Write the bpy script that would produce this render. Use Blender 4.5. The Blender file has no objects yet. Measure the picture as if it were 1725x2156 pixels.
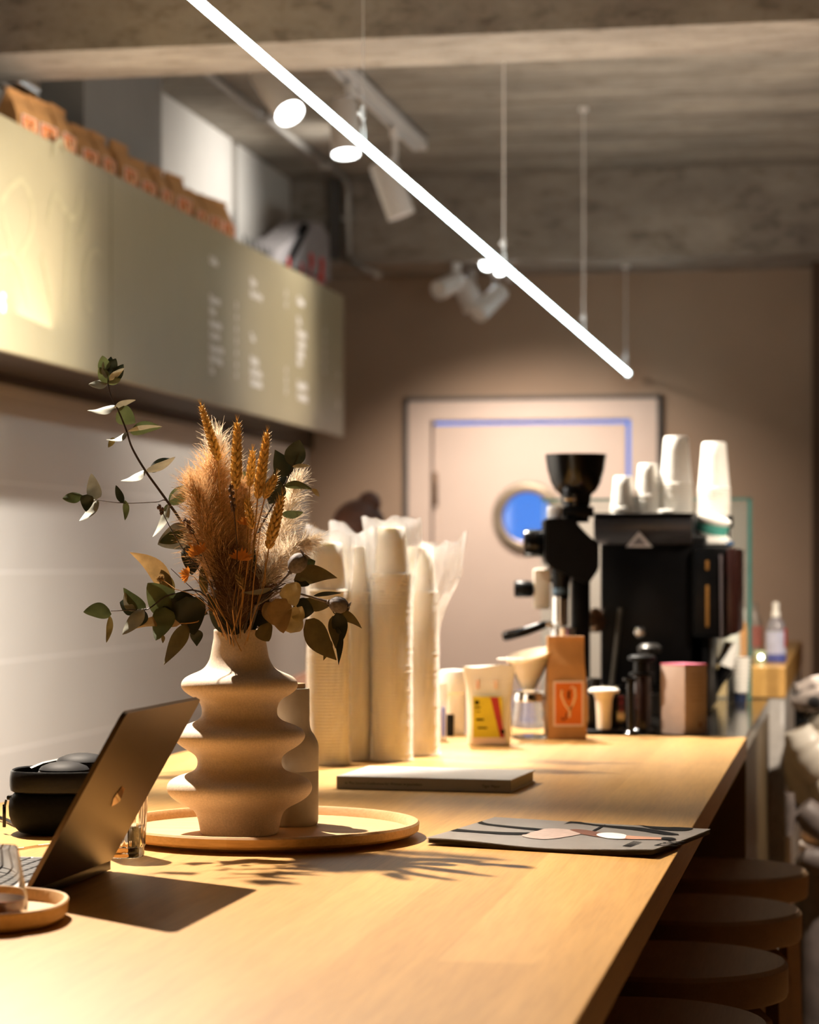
import bpy, bmesh, math, random
from mathutils import Vector, Matrix, noise
random.seed(7)
sc = bpy.context.scene
COL = sc.collection
PI = math.pi
# ---------------------------------------------------------------- camera maths (1725x2156 frame)
F, CX, HZ, CZ = 5000.0, 862.5, 1190.0, 1.3
TH = math.atan(0.1855); S_, C_ = math.sin(TH), math.cos(TH)
ZC = 0.95                                     # counter top height
FWD = Vector((-S_, C_, 0)); RGT = Vector((C_, S_, 0)); UP = Vector((0, 0, 1))
def CF(xr, D, z):                             # camera frame -> world
    p = RGT * xr + FWD * D; return Vector((p.x, p.y, z))
def WD(px, py, D):
    return CF((px - CX) / F * D, D, CZ + (HZ - py) / F * D)
def W(px, py, z=ZC):
    D = (CZ - z) * F / (py - HZ); return WD(px, py, D)
def WX(px, py, X):
    x = (px - CX) / F; Y = -X * (C_ + x * S_) / (S_ - x * C_)
    return WD(px, py, -X * S_ + Y * C_)
def WY(px, py, Y):
    x = (px - CX) / F; X = -Y * (S_ - x * C_) / (C_ + x * S_)
    return WD(px, py, -X * S_ + Y * C_)
# ---------------------------------------------------------------- materials
def new_mat(name):
    m = bpy.data.materials.new(name); m.use_nodes = True
    nt = m.node_tree; b = nt.nodes['Principled BSDF']; return m, nt, b
def P(b, **k):
    for a, v in k.items():
        a = a.replace('_', ' ')
        for n in b.inputs:
            if n.name.lower() == a.lower(): n.default_value = v
def c4(c): return (c[0], c[1], c[2], 1)
def mix(nt, fac, a, b_, mode='MIX'):
    n = nt.nodes.new('ShaderNodeMix'); n.data_type = 'RGBA'; n.blend_type = mode
    for i, v in ((0, fac), (6, a), (7, b_)):
        if hasattr(v, 'is_linked') or hasattr(v, 'links'): nt.links.new(v, n.inputs[i])
        else: n.inputs[i].default_value = v
    return n.outputs[2]
def tex(nt, kind, scale, co='Object', sc3=(1, 1, 1), rot=(0, 0, 0), **k):
    tc = nt.nodes.new('ShaderNodeTexCoord'); mp = nt.nodes.new('ShaderNodeMapping')
    mp.inputs['Scale'].default_value = sc3; mp.inputs['Rotation'].default_value = rot
    nt.links.new(tc.outputs[co], mp.inputs['Vector'])
    n = nt.nodes.new('ShaderNodeTex' + kind); nt.links.new(mp.outputs[0], n.inputs['Vector'])
    if 'Scale' in n.inputs: n.inputs['Scale'].default_value = scale
    for a, v in k.items():
        a = a.replace('_', ' ')
        if a in n.inputs: n.inputs[a].default_value = v
        else: setattr(n, a.replace(' ', '_'), v)
    return n
def ramp(nt, inp, stops):
    r = nt.nodes.new('ShaderNodeValToRGB'); nt.links.new(inp, r.inputs[0])
    e = r.color_ramp.elements
    while len(e) < len(stops): e.new(0.5)
    for q, (p, c) in zip(e, stops): q.position = p; q.color = c4(c) if len(c) == 3 else c
    return r.outputs[0]
def bump(nt, b, h, strength=.2, dist=.002):
    n = nt.nodes.new('ShaderNodeBump'); n.inputs['Strength'].default_value = strength
    n.inputs['Distance'].default_value = dist; nt.links.new(h, n.inputs['Height']); nt.links.new(n.outputs[0], b.inputs['Normal'])
def pm(name, col, rough=.5, metal=0, var=.1, scale=40, bmp=0, sc3=(1, 1, 1), **k):
    m, nt, b = new_mat(name); t = tex(nt, 'Noise', scale, sc3=sc3, Detail=4)
    lo = [max(0, c * (1 - var)) for c in col]; hi = [min(1, c * (1 + var)) for c in col]
    nt.links.new(ramp(nt, t.outputs[0], [(.3, lo), (.7, hi)]), b.inputs['Base Color'])
    P(b, Roughness=rough, Metallic=metal, **k)
    if bmp: bump(nt, b, t.outputs[0], bmp, .001)
    return m
def em(name, col, s):
    m, nt, b = new_mat(name); P(b, Emission_Color=c4(col), Emission_Strength=s, Base_Color=c4(col)); return m
def glassy(name, col=(1, 1, 1), rough=0, ior=1.45):
    m, nt, b = new_mat(name); P(b, Base_Color=c4(col), Roughness=rough, IOR=ior, Transmission_Weight=1); return m
M = {}
# beech worktop: staves laid along Y
def wood(name, c1, c2, c3, stave=.09, rough=.35, axis='Y', length=1.3, grain=1.0, coat=0.0):
    m, nt, b = new_mat(name)
    rot = (0, 0, PI / 2) if axis == 'Y' else (0, 0, 0)
    br = tex(nt, 'Brick', 1.0, rot=rot, Color1=(0, 0, 0, 1), Color2=(1, 1, 1, 1), Mortar=(.45, .45, .45, 1), Mortar_Size=.0006, Bias=0, Brick_Width=length, Row_Height=stave)
    br.offset = .37
    s3 = (9, .7, 9) if axis == 'Y' else (.7, 9, 9)
    n1 = tex(nt, 'Noise', 5, sc3=s3, Detail=6, Roughness=.6)
    s4 = (60, 2.2, 60) if axis == 'Y' else (2.2, 60, 60)
    n2 = tex(nt, 'Noise', 6, sc3=s4, Detail=3)
    base = ramp(nt, br.outputs[0], [(0, c1), (.5, c2), (1, c3)])
    g = ramp(nt, n1.outputs[0], [(.3, (.8, .78, .74)), (.7, (1.0, 1.0, 1.0))])
    c = mix(nt, .8 * grain, base, g, 'MULTIPLY')
    g2 = ramp(nt, n2.outputs[0], [(.35, (.78, .74, .68)), (.6, (1, 1, 1))])
    c = mix(nt, .55 * grain, c, g2, 'MULTIPLY')
    nt.links.new(c, b.inputs['Base Color']); P(b, Roughness=rough, Coat_Weight=coat, Coat_Roughness=.25)
    bump(nt, b, n2.outputs[0], .08, .0006)
    return m
M['counter'] = wood('beech_worktop', (.55, .30, .082), (.61, .34, .10), (.67, .385, .12), rough=.42, coat=.12)
M['traywood'] = wood('tray_ash', (.68, .42, .2), (.74, .48, .24), (.78, .53, .28), stave=.5, rough=.5)
M['traywood2'] = wood('tray_ash_cross', (.68, .42, .2), (.74, .48, .24), (.78, .53, .28), stave=.5, rough=.5, axis='X')
M['stoolwood'] = wood('stool_birch', (.27, .16, .075), (.3, .18, .085), (.33, .2, .1), stave=.5, rough=.5)
M['floor'] = wood('oak_floor', (.35, .17, .05), (.42, .21, .07), (.5, .26, .09), stave=.12, rough=.4)
def concrete(name, c1, c2, c3, board=0):
    m, nt, b = new_mat(name)
    n1 = tex(nt, 'Noise', 1.6, sc3=(.8, 2.2, 1.5), Detail=8, Roughness=.65)
    n2 = tex(nt, 'Noise', 14, sc3=(.5, 1.6, 1.2), Detail=6, Roughness=.7)
    n3 = tex(nt, 'Noise', 70, Detail=3)
    c = ramp(nt, n1.outputs[0], [(.3, c1), (.5, c2), (.68, c3)])
    d = ramp(nt, n2.outputs[0], [(.36, (.42, .38, .33)), (.47, (.9, .88, .86)), (.6, (1, 1, 1))])
    c = mix(nt, .75, c, d, 'MULTIPLY')
    p = ramp(nt, n3.outputs[0], [(.3, (.6, .57, .53)), (.42, (1, 1, 1))])
    c = mix(nt, .5, c, p, 'MULTIPLY')
    if board:
        w = tex(nt, 'Wave', board, bands_direction='Y', Distortion=.6, Detail=2, Detail_Scale=1.5)
        l = ramp(nt, w.outputs[1], [(0, (.35, .32, .28)), (.05, (.85, .83, .8)), (.12, (1, 1, 1))])
        c = mix(nt, .4, c, l, 'MULTIPLY')
    nt.links.new(c, b.inputs['Base Color']); P(b, Roughness=.85); bump(nt, b, n2.outputs[0], .5, .012)
    return m
M['ceil'] = concrete('board_formed_concrete', (.2, .175, .145), (.32, .285, .235), (.43, .38, .31), board=.75)
M['beam'] = concrete('beam_concrete', (.2, .17, .145), (.3, .265, .225), (.4, .355, .3))
M['brownwall'] = pm('taupe_painted_wall', (.37, .265, .185), .8, var=.04, scale=3)
M['doorpaint'] = pm('door_paint', (.62, .5, .42), .55, var=.03, scale=3)
M['white_wall'] = pm('white_plaster', (.6, .575, .535), .7, var=.04, scale=4, bmp=.05)
M['grey_duct'] = pm('grey_duct_paint', (.3, .285, .265), .6, var=.06, scale=4)
M['darkgap'] = pm('dark_gap_paint', (.09, .085, .08), .8)
M['darkband'] = pm('dark_brown_finish', (.05, .03, .012), .6)
M['darkpassage'] = pm('dark_passage_brown', (.07, .035, .016), .7)
m, nt, b = new_mat('large_white_tiles')
br = tex(nt, 'Brick', 1.0, rot=(0, PI / 2, PI / 2), Color1=(.74, .72, .67, 1), Color2=(.7, .68, .64, 1), Mortar=(.9, .88, .84, 1), Mortar_Size=.004, Brick_Width=50, Row_Height=.29)
tc = [n for n in nt.nodes if n.type == 'MAPPING'][0]
M['tiles'] = m; TILE_NODES = (nt, b, br, tc)
M['board'] = pm('olive_menu_board', (.36, .31, .19), .42, var=.03, scale=6, Specular_IOR_Level=.4)
M['steel'] = pm('brushed_steel', (.26, .24, .22), .16, 1, var=.1, scale=60, sc3=(1, 12, 1))
M['chrome'] = pm('polished_steel', (.8, .78, .76), .15, 1, var=.05)
M['black'] = pm('satin_black', (.003, .003, .0035), .35, var=.3, Specular_IOR_Level=.18)
M['blackgloss'] = pm('gloss_black', (.003, .003, .0035), .15, var=.2, Specular_IOR_Level=.3)
M['blackmatte'] = pm('matte_black', (.004, .004, .004), .6, var=.3, scale=200, Specular_IOR_Level=.08)
M['white_metal'] = pm('white_powder_coat', (.8, .78, .76), .35, var=.03)
M['lens'] = em('spot_lens', (.96, 1, 1), 14)
M['tube'] = em('led_tube', (.80, .97, 1), 17)
M['blue'] = em('blue_glow_panel', (.09, .27, .8), 1.0)
M['paper_white'] = pm('white_paper', (.85, .82, .76), .6, var=.03)
m, nt, b = new_mat('cream_paper_cup')
t = tex(nt, 'Noise', 50); nt.links.new(ramp(nt, t.outputs[0], [(.3, (.88, .80, .68)), (.7, (.93, .86, .75))]), b.inputs['Base Color'])
P(b, Roughness=.6, Subsurface_Weight=.25, Subsurface_Radius=(.02, .015, .01), Subsurface_Scale=.3); M['cup'] = m
m, nt, b = new_mat('white_paper_cup')
t = tex(nt, 'Noise', 50); nt.links.new(ramp(nt, t.outputs[0], [(.3, (.9, .87, .8)), (.7, (.95, .92, .86))]), b.inputs['Base Color'])
P(b, Roughness=.6); M['cupw'] = m
M['kraft'] = pm('kraft_paper', (.5, .25, .085), .75, var=.12, scale=25, bmp=.2)
M['orange'] = pm('orange_label', (.68, .16, .015), .6, var=.1, scale=20)
M['labelwhite'] = pm('pale_label_border', (.78, .6, .5), .6, var=.04)
M['cream'] = pm('cream_ink', (.85, .65, .38), .6, var=.05)
M['ceramic'] = pm('sandy_ceramic', (.60, .49, .38), .7, var=.13, scale=420, bmp=.12)
M['tumbler'] = pm('greige_tumbler', (.36, .315, .25), .55, var=.05, scale=80)
M['laptop'] = pm('dark_champagne_aluminium', (.115, .082, .052), .36, 1, var=.03, scale=300)
M['laptopbase'] = pm('silver_aluminium', (.75, .72, .74), .35, .6, var=.02)
M['keys'] = pm('dark_keys', (.03, .03, .035), .5, var=.1)
M['glass'] = glassy('clear_glass', (.98, .98, .97))
M['tealglass'] = glassy('teal_edge_glass', (.45, .8, .72))
M['water'] = glassy('water', (1, 1, 1), 0, 1.33)
M['coffee'] = pm('black_coffee', (.16, .028, .006), .25, var=.1)
M['magpaper'] = pm('cover_grey', (.58, .55, .52), .25, var=.05, scale=12)
M['pages'] = pm('page_edges', (.55, .5, .42), .8, var=.25, scale=300, sc3=(.02, .02, 6))
M['bookcover'] = pm('book_cover_white', (.66, .63, .6), .5, var=.05, scale=14)
M['bookspine'] = pm('book_spine_grey', (.24, .215, .19), .55, var=.04)
M['ink'] = pm('black_ink', (.004, .004, .005), .7, var=.1, Specular_IOR_Level=.1)
M['skin'] = pm('skin_tone', (.5, .26, .17), .5, var=.08)
M['skin_dark'] = pm('photo_skin', (.16, .06, .035), .4, var=.15)
M['hair'] = pm('brown_hair', (.1, .04, .025), .55, var=.3, scale=90)
M['shirt'] = pm('dark_cloth', (.05, .045, .045), .85, var=.2)
M['red'] = pm('red_print', (.85, .06, .06), .5, var=.06)
M['sack'] = pm('grey_woven_sack', (.3, .28, .285), .8, var=.1, scale=60, bmp=.3)
M['darkgreen'] = pm('dark_green_crate', (.018, .022, .014), .6, var=.2)
def leafm(name, c, var=.25, tr=.25, scale=60):
    m, nt, b = new_mat(name); t = tex(nt, 'Noise', scale, Detail=4)
    lo = [x * (1 - var) for x in c]; hi = [min(1, x * (1 + var)) for x in c]
    rc = ramp(nt, t.outputs[0], [(.3, lo), (.7, hi)])
    nt.links.new(rc, b.inputs['Base Color']); P(b, Roughness=.55)
    tl = nt.nodes.new('ShaderNodeBsdfTranslucent'); nt.links.new(rc, tl.inputs['Color'])
    mx = nt.nodes.new('ShaderNodeMixShader'); mx.inputs[0].default_value = tr
    nt.links.new(b.outputs[0], mx.inputs[1]); nt.links.new(tl.outputs[0], mx.inputs[2])
    nt.links.new(mx.outputs[0], nt.nodes['Material Output'].inputs['Surface']); return m
M['leaf_green'] = leafm('eucalyptus_green', (.075, .095, .035), tr=.14)
M['leaf_sage'] = leafm('sage_leaf', (.30, .31, .25), tr=.06)
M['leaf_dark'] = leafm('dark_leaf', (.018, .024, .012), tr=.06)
M['leaf_olive'] = leafm('olive_leaf', (.115, .085, .025), tr=.2)
M['leaf_tan'] = leafm('tan_dry_leaf', (.30, .19, .075), tr=.25)
M['leaf_cream'] = leafm('cream_leaf', (.42, .36, .2), tr=.1)
M['stem'] = pm('dark_stem', (.035, .022, .018), .6, var=.3)
M['straw'] = leafm('straw_stem', (.5, .28, .09), tr=.1)
M['wheat'] = leafm('golden_wheat', (.74, .49, .17), var=.35, tr=.12, scale=300)
M['plume'] = leafm('pampas_fluff', (.62, .40, .20), var=.5, tr=.3, scale=260)
M['plume_pale'] = leafm('pale_pampas_fluff', (.74, .62, .48), var=.4, tr=.35, scale=260)
M['pod'] = pm('poppy_pod_grey', (.17, .15, .15), .8, var=.3, scale=250)
M['rust'] = leafm('rust_flower', (.55, .2, .03), tr=.3)
M['lav'] = pm('dried_lavender', (.13, .08, .07), .8, var=.3)
# thin wrinkled film
m, nt, b = new_mat('clear_plastic_film')
P(b, Base_Color=(1, 1, 1, 1), Roughness=.12, Specular_IOR_Level=.6)
t = tex(nt, 'Noise', 22, sc3=(1, 1, .45), Detail=3, Distortion=1.2); bump(nt, b, t.outputs[0], 1.0, .012)
tr = nt.nodes.new('ShaderNodeBsdfTransparent'); mx = nt.nodes.new('ShaderNodeMixShader')
t2 = tex(nt, 'Noise', 16, sc3=(1, 1, .3), Detail=4, Distortion=.8)
fr = ramp(nt, t2.outputs[0], [(.45, (.03, .03, .03)), (.68, (.28, .28, .28))])
tcz = nt.nodes.new('ShaderNodeTexCoord'); sz = nt.nodes.new('ShaderNodeSeparateXYZ'); nt.links.new(tcz.outputs['Object'], sz.inputs[0])
up = nt.nodes.new('ShaderNodeMapRange'); nt.links.new(sz.outputs['Z'], up.inputs[0]); up.inputs[1].default_value = .26; up.inputs[2].default_value = .36; up.inputs[3].default_value = 0; up.inputs[4].default_value = .32
lw = nt.nodes.new('ShaderNodeLayerWeight'); lw.inputs[0].default_value = .35
def mth(op, x, y):
    n = nt.nodes.new('ShaderNodeMath'); n.operation = op; n.use_clamp = True
    for k_, v_ in ((0, x), (1, y)):
        if hasattr(v_, 'links'): nt.links.new(v_, n.inputs[k_])
        else: n.inputs[k_].default_value = v_
    return n.outputs[0]
fac = mth('ADD', mth('ADD', fr, up.outputs[0]), mth('MULTIPLY', lw.outputs['Fresnel'], .35))
nt.links.new(fac, mx.inputs[0]); nt.links.new(tr.outputs[0], mx.inputs[1]); nt.links.new(b.outputs[0], mx.inputs[2])
nt.links.new(mx.outputs[0], nt.nodes['Material Output'].inputs['Surface']); M['film'] = m
# ---------------------------------------------------------------- mesh builder
class B:
    def __init__(s): s.bm = bmesh.new()
    def box(s, c, sz, rot=None, bev=0, seg=2):
        r = bmesh.ops.create_cube(s.bm, size=1); vs = r['verts']
        for v in vs: v.co = Vector((v.co.x * sz[0], v.co.y * sz[1], v.co.z * sz[2]))
        if bev:
            es = list({e for v in vs for e in v.link_edges})
            q = bmesh.ops.bevel(s.bm, geom=es, offset=bev, segments=seg, affect='EDGES', profile=.5)
            vs = list({v for f in q['faces'] for v in f.verts} | {v for v in vs if v.is_valid})
        if rot is not None:
            if not isinstance(rot, Matrix): rot = Matrix.Rotation(rot, 3, 'Z')
            for v in vs: v.co = rot @ v.co
        c = Vector(c)
        for v in vs: v.co += c
        return s
    def box2(s, a, b_, bev=0):
        a = Vector(a); b_ = Vector(b_); return s.box((a + b_) / 2, [abs(x) for x in (b_ - a)], bev=bev)
    def ring(s, c, r, ax, seg, sq=1.0, ph=0):
        ax = ax.normalized(); t = Vector((0, 0, 1)) if abs(ax.z) < .9 else Vector((1, 0, 0))
        u = ax.cross(t).normalized(); w = ax.cross(u)
        return [s.bm.verts.new(c + (u * math.cos(ph + 2 * PI * i / seg) + w * sq * math.sin(ph + 2 * PI * i / seg)) * r) for i in range(seg)]
    def skin(s, rings, closed=True):
        for a, b_ in zip(rings, rings[1:]):
            n = len(a)
            for i in range(n if closed else n - 1):
                j = (i + 1) % n; s.bm.faces.new((a[i], a[j], b_[j], b_[i]))
    def tube(s, pts, r, seg=8, caps=True):
        pts = [Vector(p) for p in pts]; R = []
        for i, p in enumerate(pts):
            a = pts[min(i + 1, len(pts) - 1)] - pts[max(i - 1, 0)]
            if a.length < 1e-9: a = Vector((0, 0, 1))
            rr = r[i] if isinstance(r, (list, tuple)) else r
            ring = s.ring(p, rr, a, seg)
            if R:                                   # keep rings untwisted
                pr = R[-1]; k = min(range(seg), key=lambda q: (ring[q].co - pr[0].co).length)
                ring = ring[k:] + ring[:k]
                if (ring[1].co - pr[1].co).length > (ring[-1].co - pr[1].co).length: ring = [ring[0]] + ring[:0:-1]
            R.append(ring)
        s.skin(R)
        if caps: s.bm.faces.new(R[0][::-1]); s.bm.faces.new(R[-1])
        return s
    def cyl(s, p0, p1, r0, r1=None, seg=24):
        return s.tube([p0, p1], [r0, r0 if r1 is None else r1], seg)
    def lathe(s, prof, c=(0, 0, 0), seg=32, ax=None, capb=True, capt=True, fn=None):
        c = Vector(c); ax = Vector(ax or (0, 0, 1)).normalized()
        t = Vector((1, 0, 0)) if abs(ax.x) < .9 else Vector((0, 1, 0))
        u = (t - ax * t.dot(ax)).normalized(); w = ax.cross(u); R = []
        for r, z in prof:
            ring = []
            for i in range(seg):
                a = 2 * PI * i / seg; rr = r * (fn(a, z) if fn else 1)
                ring.append(s.bm.verts.new(c + ax * z + (u * math.cos(a) + w * math.sin(a)) * rr))
            R.append(ring)
        s.skin(R)
        if capb: s.bm.faces.new(R[0][::-1])
        if capt: s.bm.faces.new(R[-1])
        return s
    def prism(s, poly, d):                          # poly: list of Vector, d: extrusion Vector
        a = [s.bm.verts.new(Vector(p)) for p in poly]; b_ = [s.bm.verts.new(Vector(p) + Vector(d)) for p in poly]
        s.bm.faces.new(a); s.bm.faces.new(b_[::-1])
        n = len(a)
        for i in range(n): s.bm.faces.new((a[i], b_[i], b_[(i + 1) % n], a[(i + 1) % n]))
        return s
    def ball(s, c, r, sz=(1, 1, 1), rot=None, u=12, v=8):
        q = bmesh.ops.create_uvsphere(s.bm, u_segments=u, v_segments=v, radius=1)
        for x in q['verts']:
            x.co = Vector((x.co.x * sz[0] * r, x.co.y * sz[1] * r, x.co.z * sz[2] * r))
            if rot is not None: x.co = rot @ x.co
            x.co += Vector(c)
        return s
    def grid(s, P_):                                # P_: rows of points
        V_ = [[s.bm.verts.new(Vector(p)) for p in r] for r in P_]
        for a, b_ in zip(V_, V_[1:]):
            for i in range(len(a) - 1): s.bm.faces.new((a[i], a[i + 1], b_[i + 1], b_[i]))
        return s
    def text(s, body, org, xd, yd, size, depth=.0004, align='LEFT', font_shear=0, bold=0):
        cu = bpy.data.curves.new('t', 'FONT'); cu.body = body; cu.size = size; cu.extrude = depth; cu.align_x = align; cu.shear = font_shear
        cu.resolution_u = 2; cu.offset = bold
        o = bpy.data.objects.new('t', cu); COL.objects.link(o)
        dg = bpy.context.evaluated_depsgraph_get(); me = bpy.data.meshes.new_from_object(o.evaluated_get(dg))
        xd = Vector(xd).normalized(); yd = Vector(yd).normalized(); n = xd.cross(yd)
        vs = [s.bm.verts.new(Vector(org) + xd * v.co.x + yd * v.co.y + n * v.co.z) for v in me.vertices]
        for p in me.polygons:
            try: s.bm.faces.new([vs[i] for i in p.vertices])
            except ValueError: pass
        bpy.data.objects.remove(o); bpy.data.meshes.remove(me); bpy.data.curves.remove(cu)
        return s
ORG = {}
def cum(o):
    v = Vector((0, 0, 0))
    while o: v = v + ORG[o.name]; o = o.parent
    return v
def build(name, bb, mat, parent=None, smooth=True, org=None, mods=None, **props):
    """link the builder as one mesh object; geometry is given in world coordinates"""
    bmesh.ops.recalc_face_normals(bb.bm, faces=bb.bm.faces)
    me = bpy.data.meshes.new(name)
    co = [v.co for v in bb.bm.verts]
    mn = Vector([min(c[i] for c in co) for i in range(3)]); mx_ = Vector([max(c[i] for c in co) for i in range(3)])
    base = Vector(((mn.x + mx_.x) / 2, (mn.y + mx_.y) / 2, mn.z)) if org is None else Vector(org)
    for v in bb.bm.verts: v.co -= base
    bb.bm.to_mesh(me); bb.bm.free()
    o = bpy.data.objects.new(name, me); COL.objects.link(o)
    me.materials.append(M[mat] if isinstance(mat, str) else mat)
    if smooth:
        for p in me.polygons: p.use_smooth = True
        me.set_sharp_from_angle(angle=.7)
    if parent: o.parent = parent; loc = base - cum(parent)
    else: loc = base
    o.location = loc; ORG[o.name] = loc.copy()
    for k, v in props.items(): o[k] = v
    return o
def thing(name, label, cat, loc, group=None):
    o = bpy.data.objects.new(name, None); COL.objects.link(o); o.location = loc; o.empty_display_size = .02
    ORG[o.name] = Vector(loc); o['label'] = label; o['category'] = cat
    if group: o['group'] = group
    return o
def tag(o, label, cat, group=None):
    o['label'] = label; o['category'] = cat
    if group: o['group'] = group
    return o
def dup(root, loc, label=None, rotz=None):
    def cp(o, par):
        c = o.copy(); COL.objects.link(c); c.parent = par; ORG[c.name] = ORG[o.name].copy()
        for ch in list(kids[o.name]): cp(ch, c)
        return c
    kids = {}
    def walk(o):
        kids[o.name] = list(o.children)
        for ch in o.children: walk(ch)
    walk(root); r = cp(root, None); r.location = loc; ORG[r.name] = Vector(loc)
    if label: r['label'] = label
    if rotz is not None: r.rotation_euler.z = rotz
    return r
def struct(name, bb, mat, smooth=False, parent=None, **k):
    o = build(name, bb, mat, parent, smooth=smooth, **k)
    if not parent: o['kind'] = 'structure'
    return o
# ---------------------------------------------------------------- room
XL, YF, ZT = -2.69, 11.68, 3.15
struct('floor', B().box2((XL - .1, -3, -.1), (3.6, YF + .1, 0)), 'floor')
struct('ceiling', B().box2((XL - .1, -3, ZT), (3.6, YF + .1, ZT + .15)), 'ceil')
struct('trim_1', B().box2((XL, 6.364, 2.74), (3.5, 6.74, ZT)), 'beam', org=(0, 6.5, 2.74))
struct('trim_2', B().box2((XL, 11.1, 2.74), (3.5, YF, ZT)), 'beam', org=(0.9, 11.3, 2.74))
o = struct('wall_left', B().box2((XL - .1, -3, 0), (XL, YF, 1.89)), 'tiles', org=(XL, 0, 0))
nt, b, br, mp = TILE_NODES
# brick rows run up the wall: local (y, z) -> (u, v), first joint at z = .698
mp.inputs['Rotation'].default_value = (0, 0, 0)
sx = nt.nodes.new('ShaderNodeSeparateXYZ'); cx_ = nt.nodes.new('ShaderNodeCombineXYZ')
tcn = [n for n in nt.nodes if n.type == 'TEX_COORD'][0]
nt.links.new(tcn.outputs['Object'], sx.inputs[0]); nt.links.new(sx.outputs['Y'], cx_.inputs['X']); nt.links.new(sx.outputs['Z'], cx_.inputs['Y'])
nt.links.new(cx_.outputs[0], mp.inputs['Vector']); mp.inputs['Location'].default_value = (30, -.118 + .29, 0)
nt.links.new(br.outputs[0], b.inputs['Base Color']); P(b, Roughness=.38)
wv = tex(nt, 'Noise', 2.5, Detail=2); bump(nt, b, wv.outputs[0], .25, .02)
struct('wall_left_upper', B().box2((XL - .1, -3, 1.89), (XL, YF, ZT)), 'white_wall', org=(XL, 4, 1.89))
struct('trim_3', B().box2((XL, -1, 1.885), (XL + .03, YF, 2.3)), 'darkband')  # dark brown strip along the wall, above the tiles
# grey duct box, two pale panels with a dark gap above the sign
a = WX(105, 300, XL + .04); b_ = WX(300, 300, XL + .04); c = WX(484, 430, XL + .04); d = WX(497, 430, XL + .04); e = WX(600, 400, XL + .03)
struct('trim_4', B().box2((XL, a.y, 2.3), (XL + .16, b_.y - .15, ZT)), 'grey_duct')
struct('trim_5', B().box2((XL, b_.y + .08, 2.3), (XL + .05, c.y, ZT), bev=.004), 'white_wall')
struct('trim_6', B().box2((XL, c.y, 2.3), (XL + .02, d.y, ZT - .3)), 'darkgap')
struct('trim_7', B().box2((XL, d.y, 2.3), (XL + .05, 11.1, ZT), bev=.004), 'white_wall')
# far wall with a door opening
dl = WY(862, 1000, YF).x; dr = WY(1385, 1000, YF).x; zt = WY(1120, 843, YF).z
il = WY(909, 1000, YF).x; ir = WY(1329, 1000, YF).x; iz = WY(1120, 884, YF).z
xr_ = WY(1712, 900, YF).x
bb = B(); bb.box2((XL, YF, 0), (il, YF + .1, ZT)); bb.box2((ir, YF, 0), (xr_, YF + .1, ZT)); bb.box2((il, YF, iz), (ir, YF + .1, ZT))
struct('wall_far', bb, 'brownwall')
struct('dark_passage_panel', B().box2((xr_, YF - .25, 0), (3.5, YF + .1, ZT)), 'darkpassage')  # dark brown panel in place of the dim passage, its shade in the colour
struct('wall_right', B().box2((3.5, -3, 0), (3.6, YF + .1, ZT)), 'brownwall')
struct('wall_back', B().box2((XL - .1, -3.1, 0), (3.6, -3, ZT)), 'brownwall')
# glowing blue panel stands in for the lit room behind the door
struct('glow_panel_beyond_door', B().box2((il - .2, YF + .55, 0), (ir + .2, YF + .6, 2.6)), 'blue')
dt = thing('door_1', '', '', ((dl + dr) / 2, YF, 0)); del dt['label']; del dt['category']; dt['kind'] = 'structure'
bb = B(); bb.box2((dl, YF - .03, 0), (il, YF + .1, zt)); bb.box2((ir, YF - .03, 0), (dr, YF + .1, zt)); bb.box2((il, YF - .03, iz), (ir, YF + .1, zt))
build('door_frame', bb, 'doorpaint', dt, smooth=False)
bb = B(); bb.box2((dl - .02, YF - .035, 0), (dl, YF, zt + .02)); bb.box2((dr, YF - .035, 0), (dr + .02, YF, zt + .02)); bb.box2((dl - .02, YF - .035, zt), (dr + .02, YF, zt + .02))
build('frame_edge', bb, 'darkgap', dt, smooth=False)
ll = WY(912, 1000, YF).x; lr = WY(1318, 1000, YF).x; lz = WY(1120, 893, YF).z
pc = WY(1112, 1090, YF + .02); pr = .128
# leaf = ring of quads around the porthole + frame rectangle
bb = B()
angs = [2 * PI * i / 48 for i in range(48)] + [math.atan2(b1 - pc.z, a1 - pc.x) % (2 * PI) for a1 in (ll, lr) for b1 in (lz, .01)]
angs.sort(); n = len(angs)
def leafring(y):
    inn, out = [], []
    for a in angs:
        cx0, cz0 = math.cos(a), math.sin(a)
        inn.append(bb.bm.verts.new((pc.x + pr * cx0, y, pc.z + pr * cz0)))
        k = min([((lr if cx0 > 0 else ll) - pc.x) / cx0 if abs(cx0) > 1e-6 else 1e9, ((lz if cz0 > 0 else 0.01) - pc.z) / cz0 if abs(cz0) > 1e-6 else 1e9])
        out.append(bb.bm.verts.new((pc.x + k * cx0, y, pc.z + k * cz0)))
    return inn, out
i1, o1 = leafring(YF + .01); i2, o2 = leafring(YF + .055)
for i in range(n):
    j = (i + 1) % n
    for q in ((i1[i], i1[j], o1[j], o1[i]), (i2[i], o2[i], o2[j], i2[j]), (i1[i], i2[i], i2[j], i1[j]), (o1[i], o1[j], o2[j], o2[i])): bb.bm.faces.new(q)
lf = build('door_leaf', bb, 'doorpaint', dt, smooth=False)
bb = B()
bb.lathe([(pr - .004, -.0), (pr - .004, -.03), (pr + .012, -.035), (pr + .04, -.03), (pr + .05, -.006), (pr + .05, 0)], (pc.x, YF + .01, pc.z), 48, ax=(0, 1, 0), capb=False, capt=False)
build('porthole_ring', bb, pm('porthole_steel', (.33, .27, .2), .35, .8, var=.25, scale=8), lf, label='brown metal ring')
build('porthole_glass', B().cyl((pc.x, YF + .03, pc.z), (pc.x, YF + .036, pc.z), pr - .002, seg=48), 'glass', lf)
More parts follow.
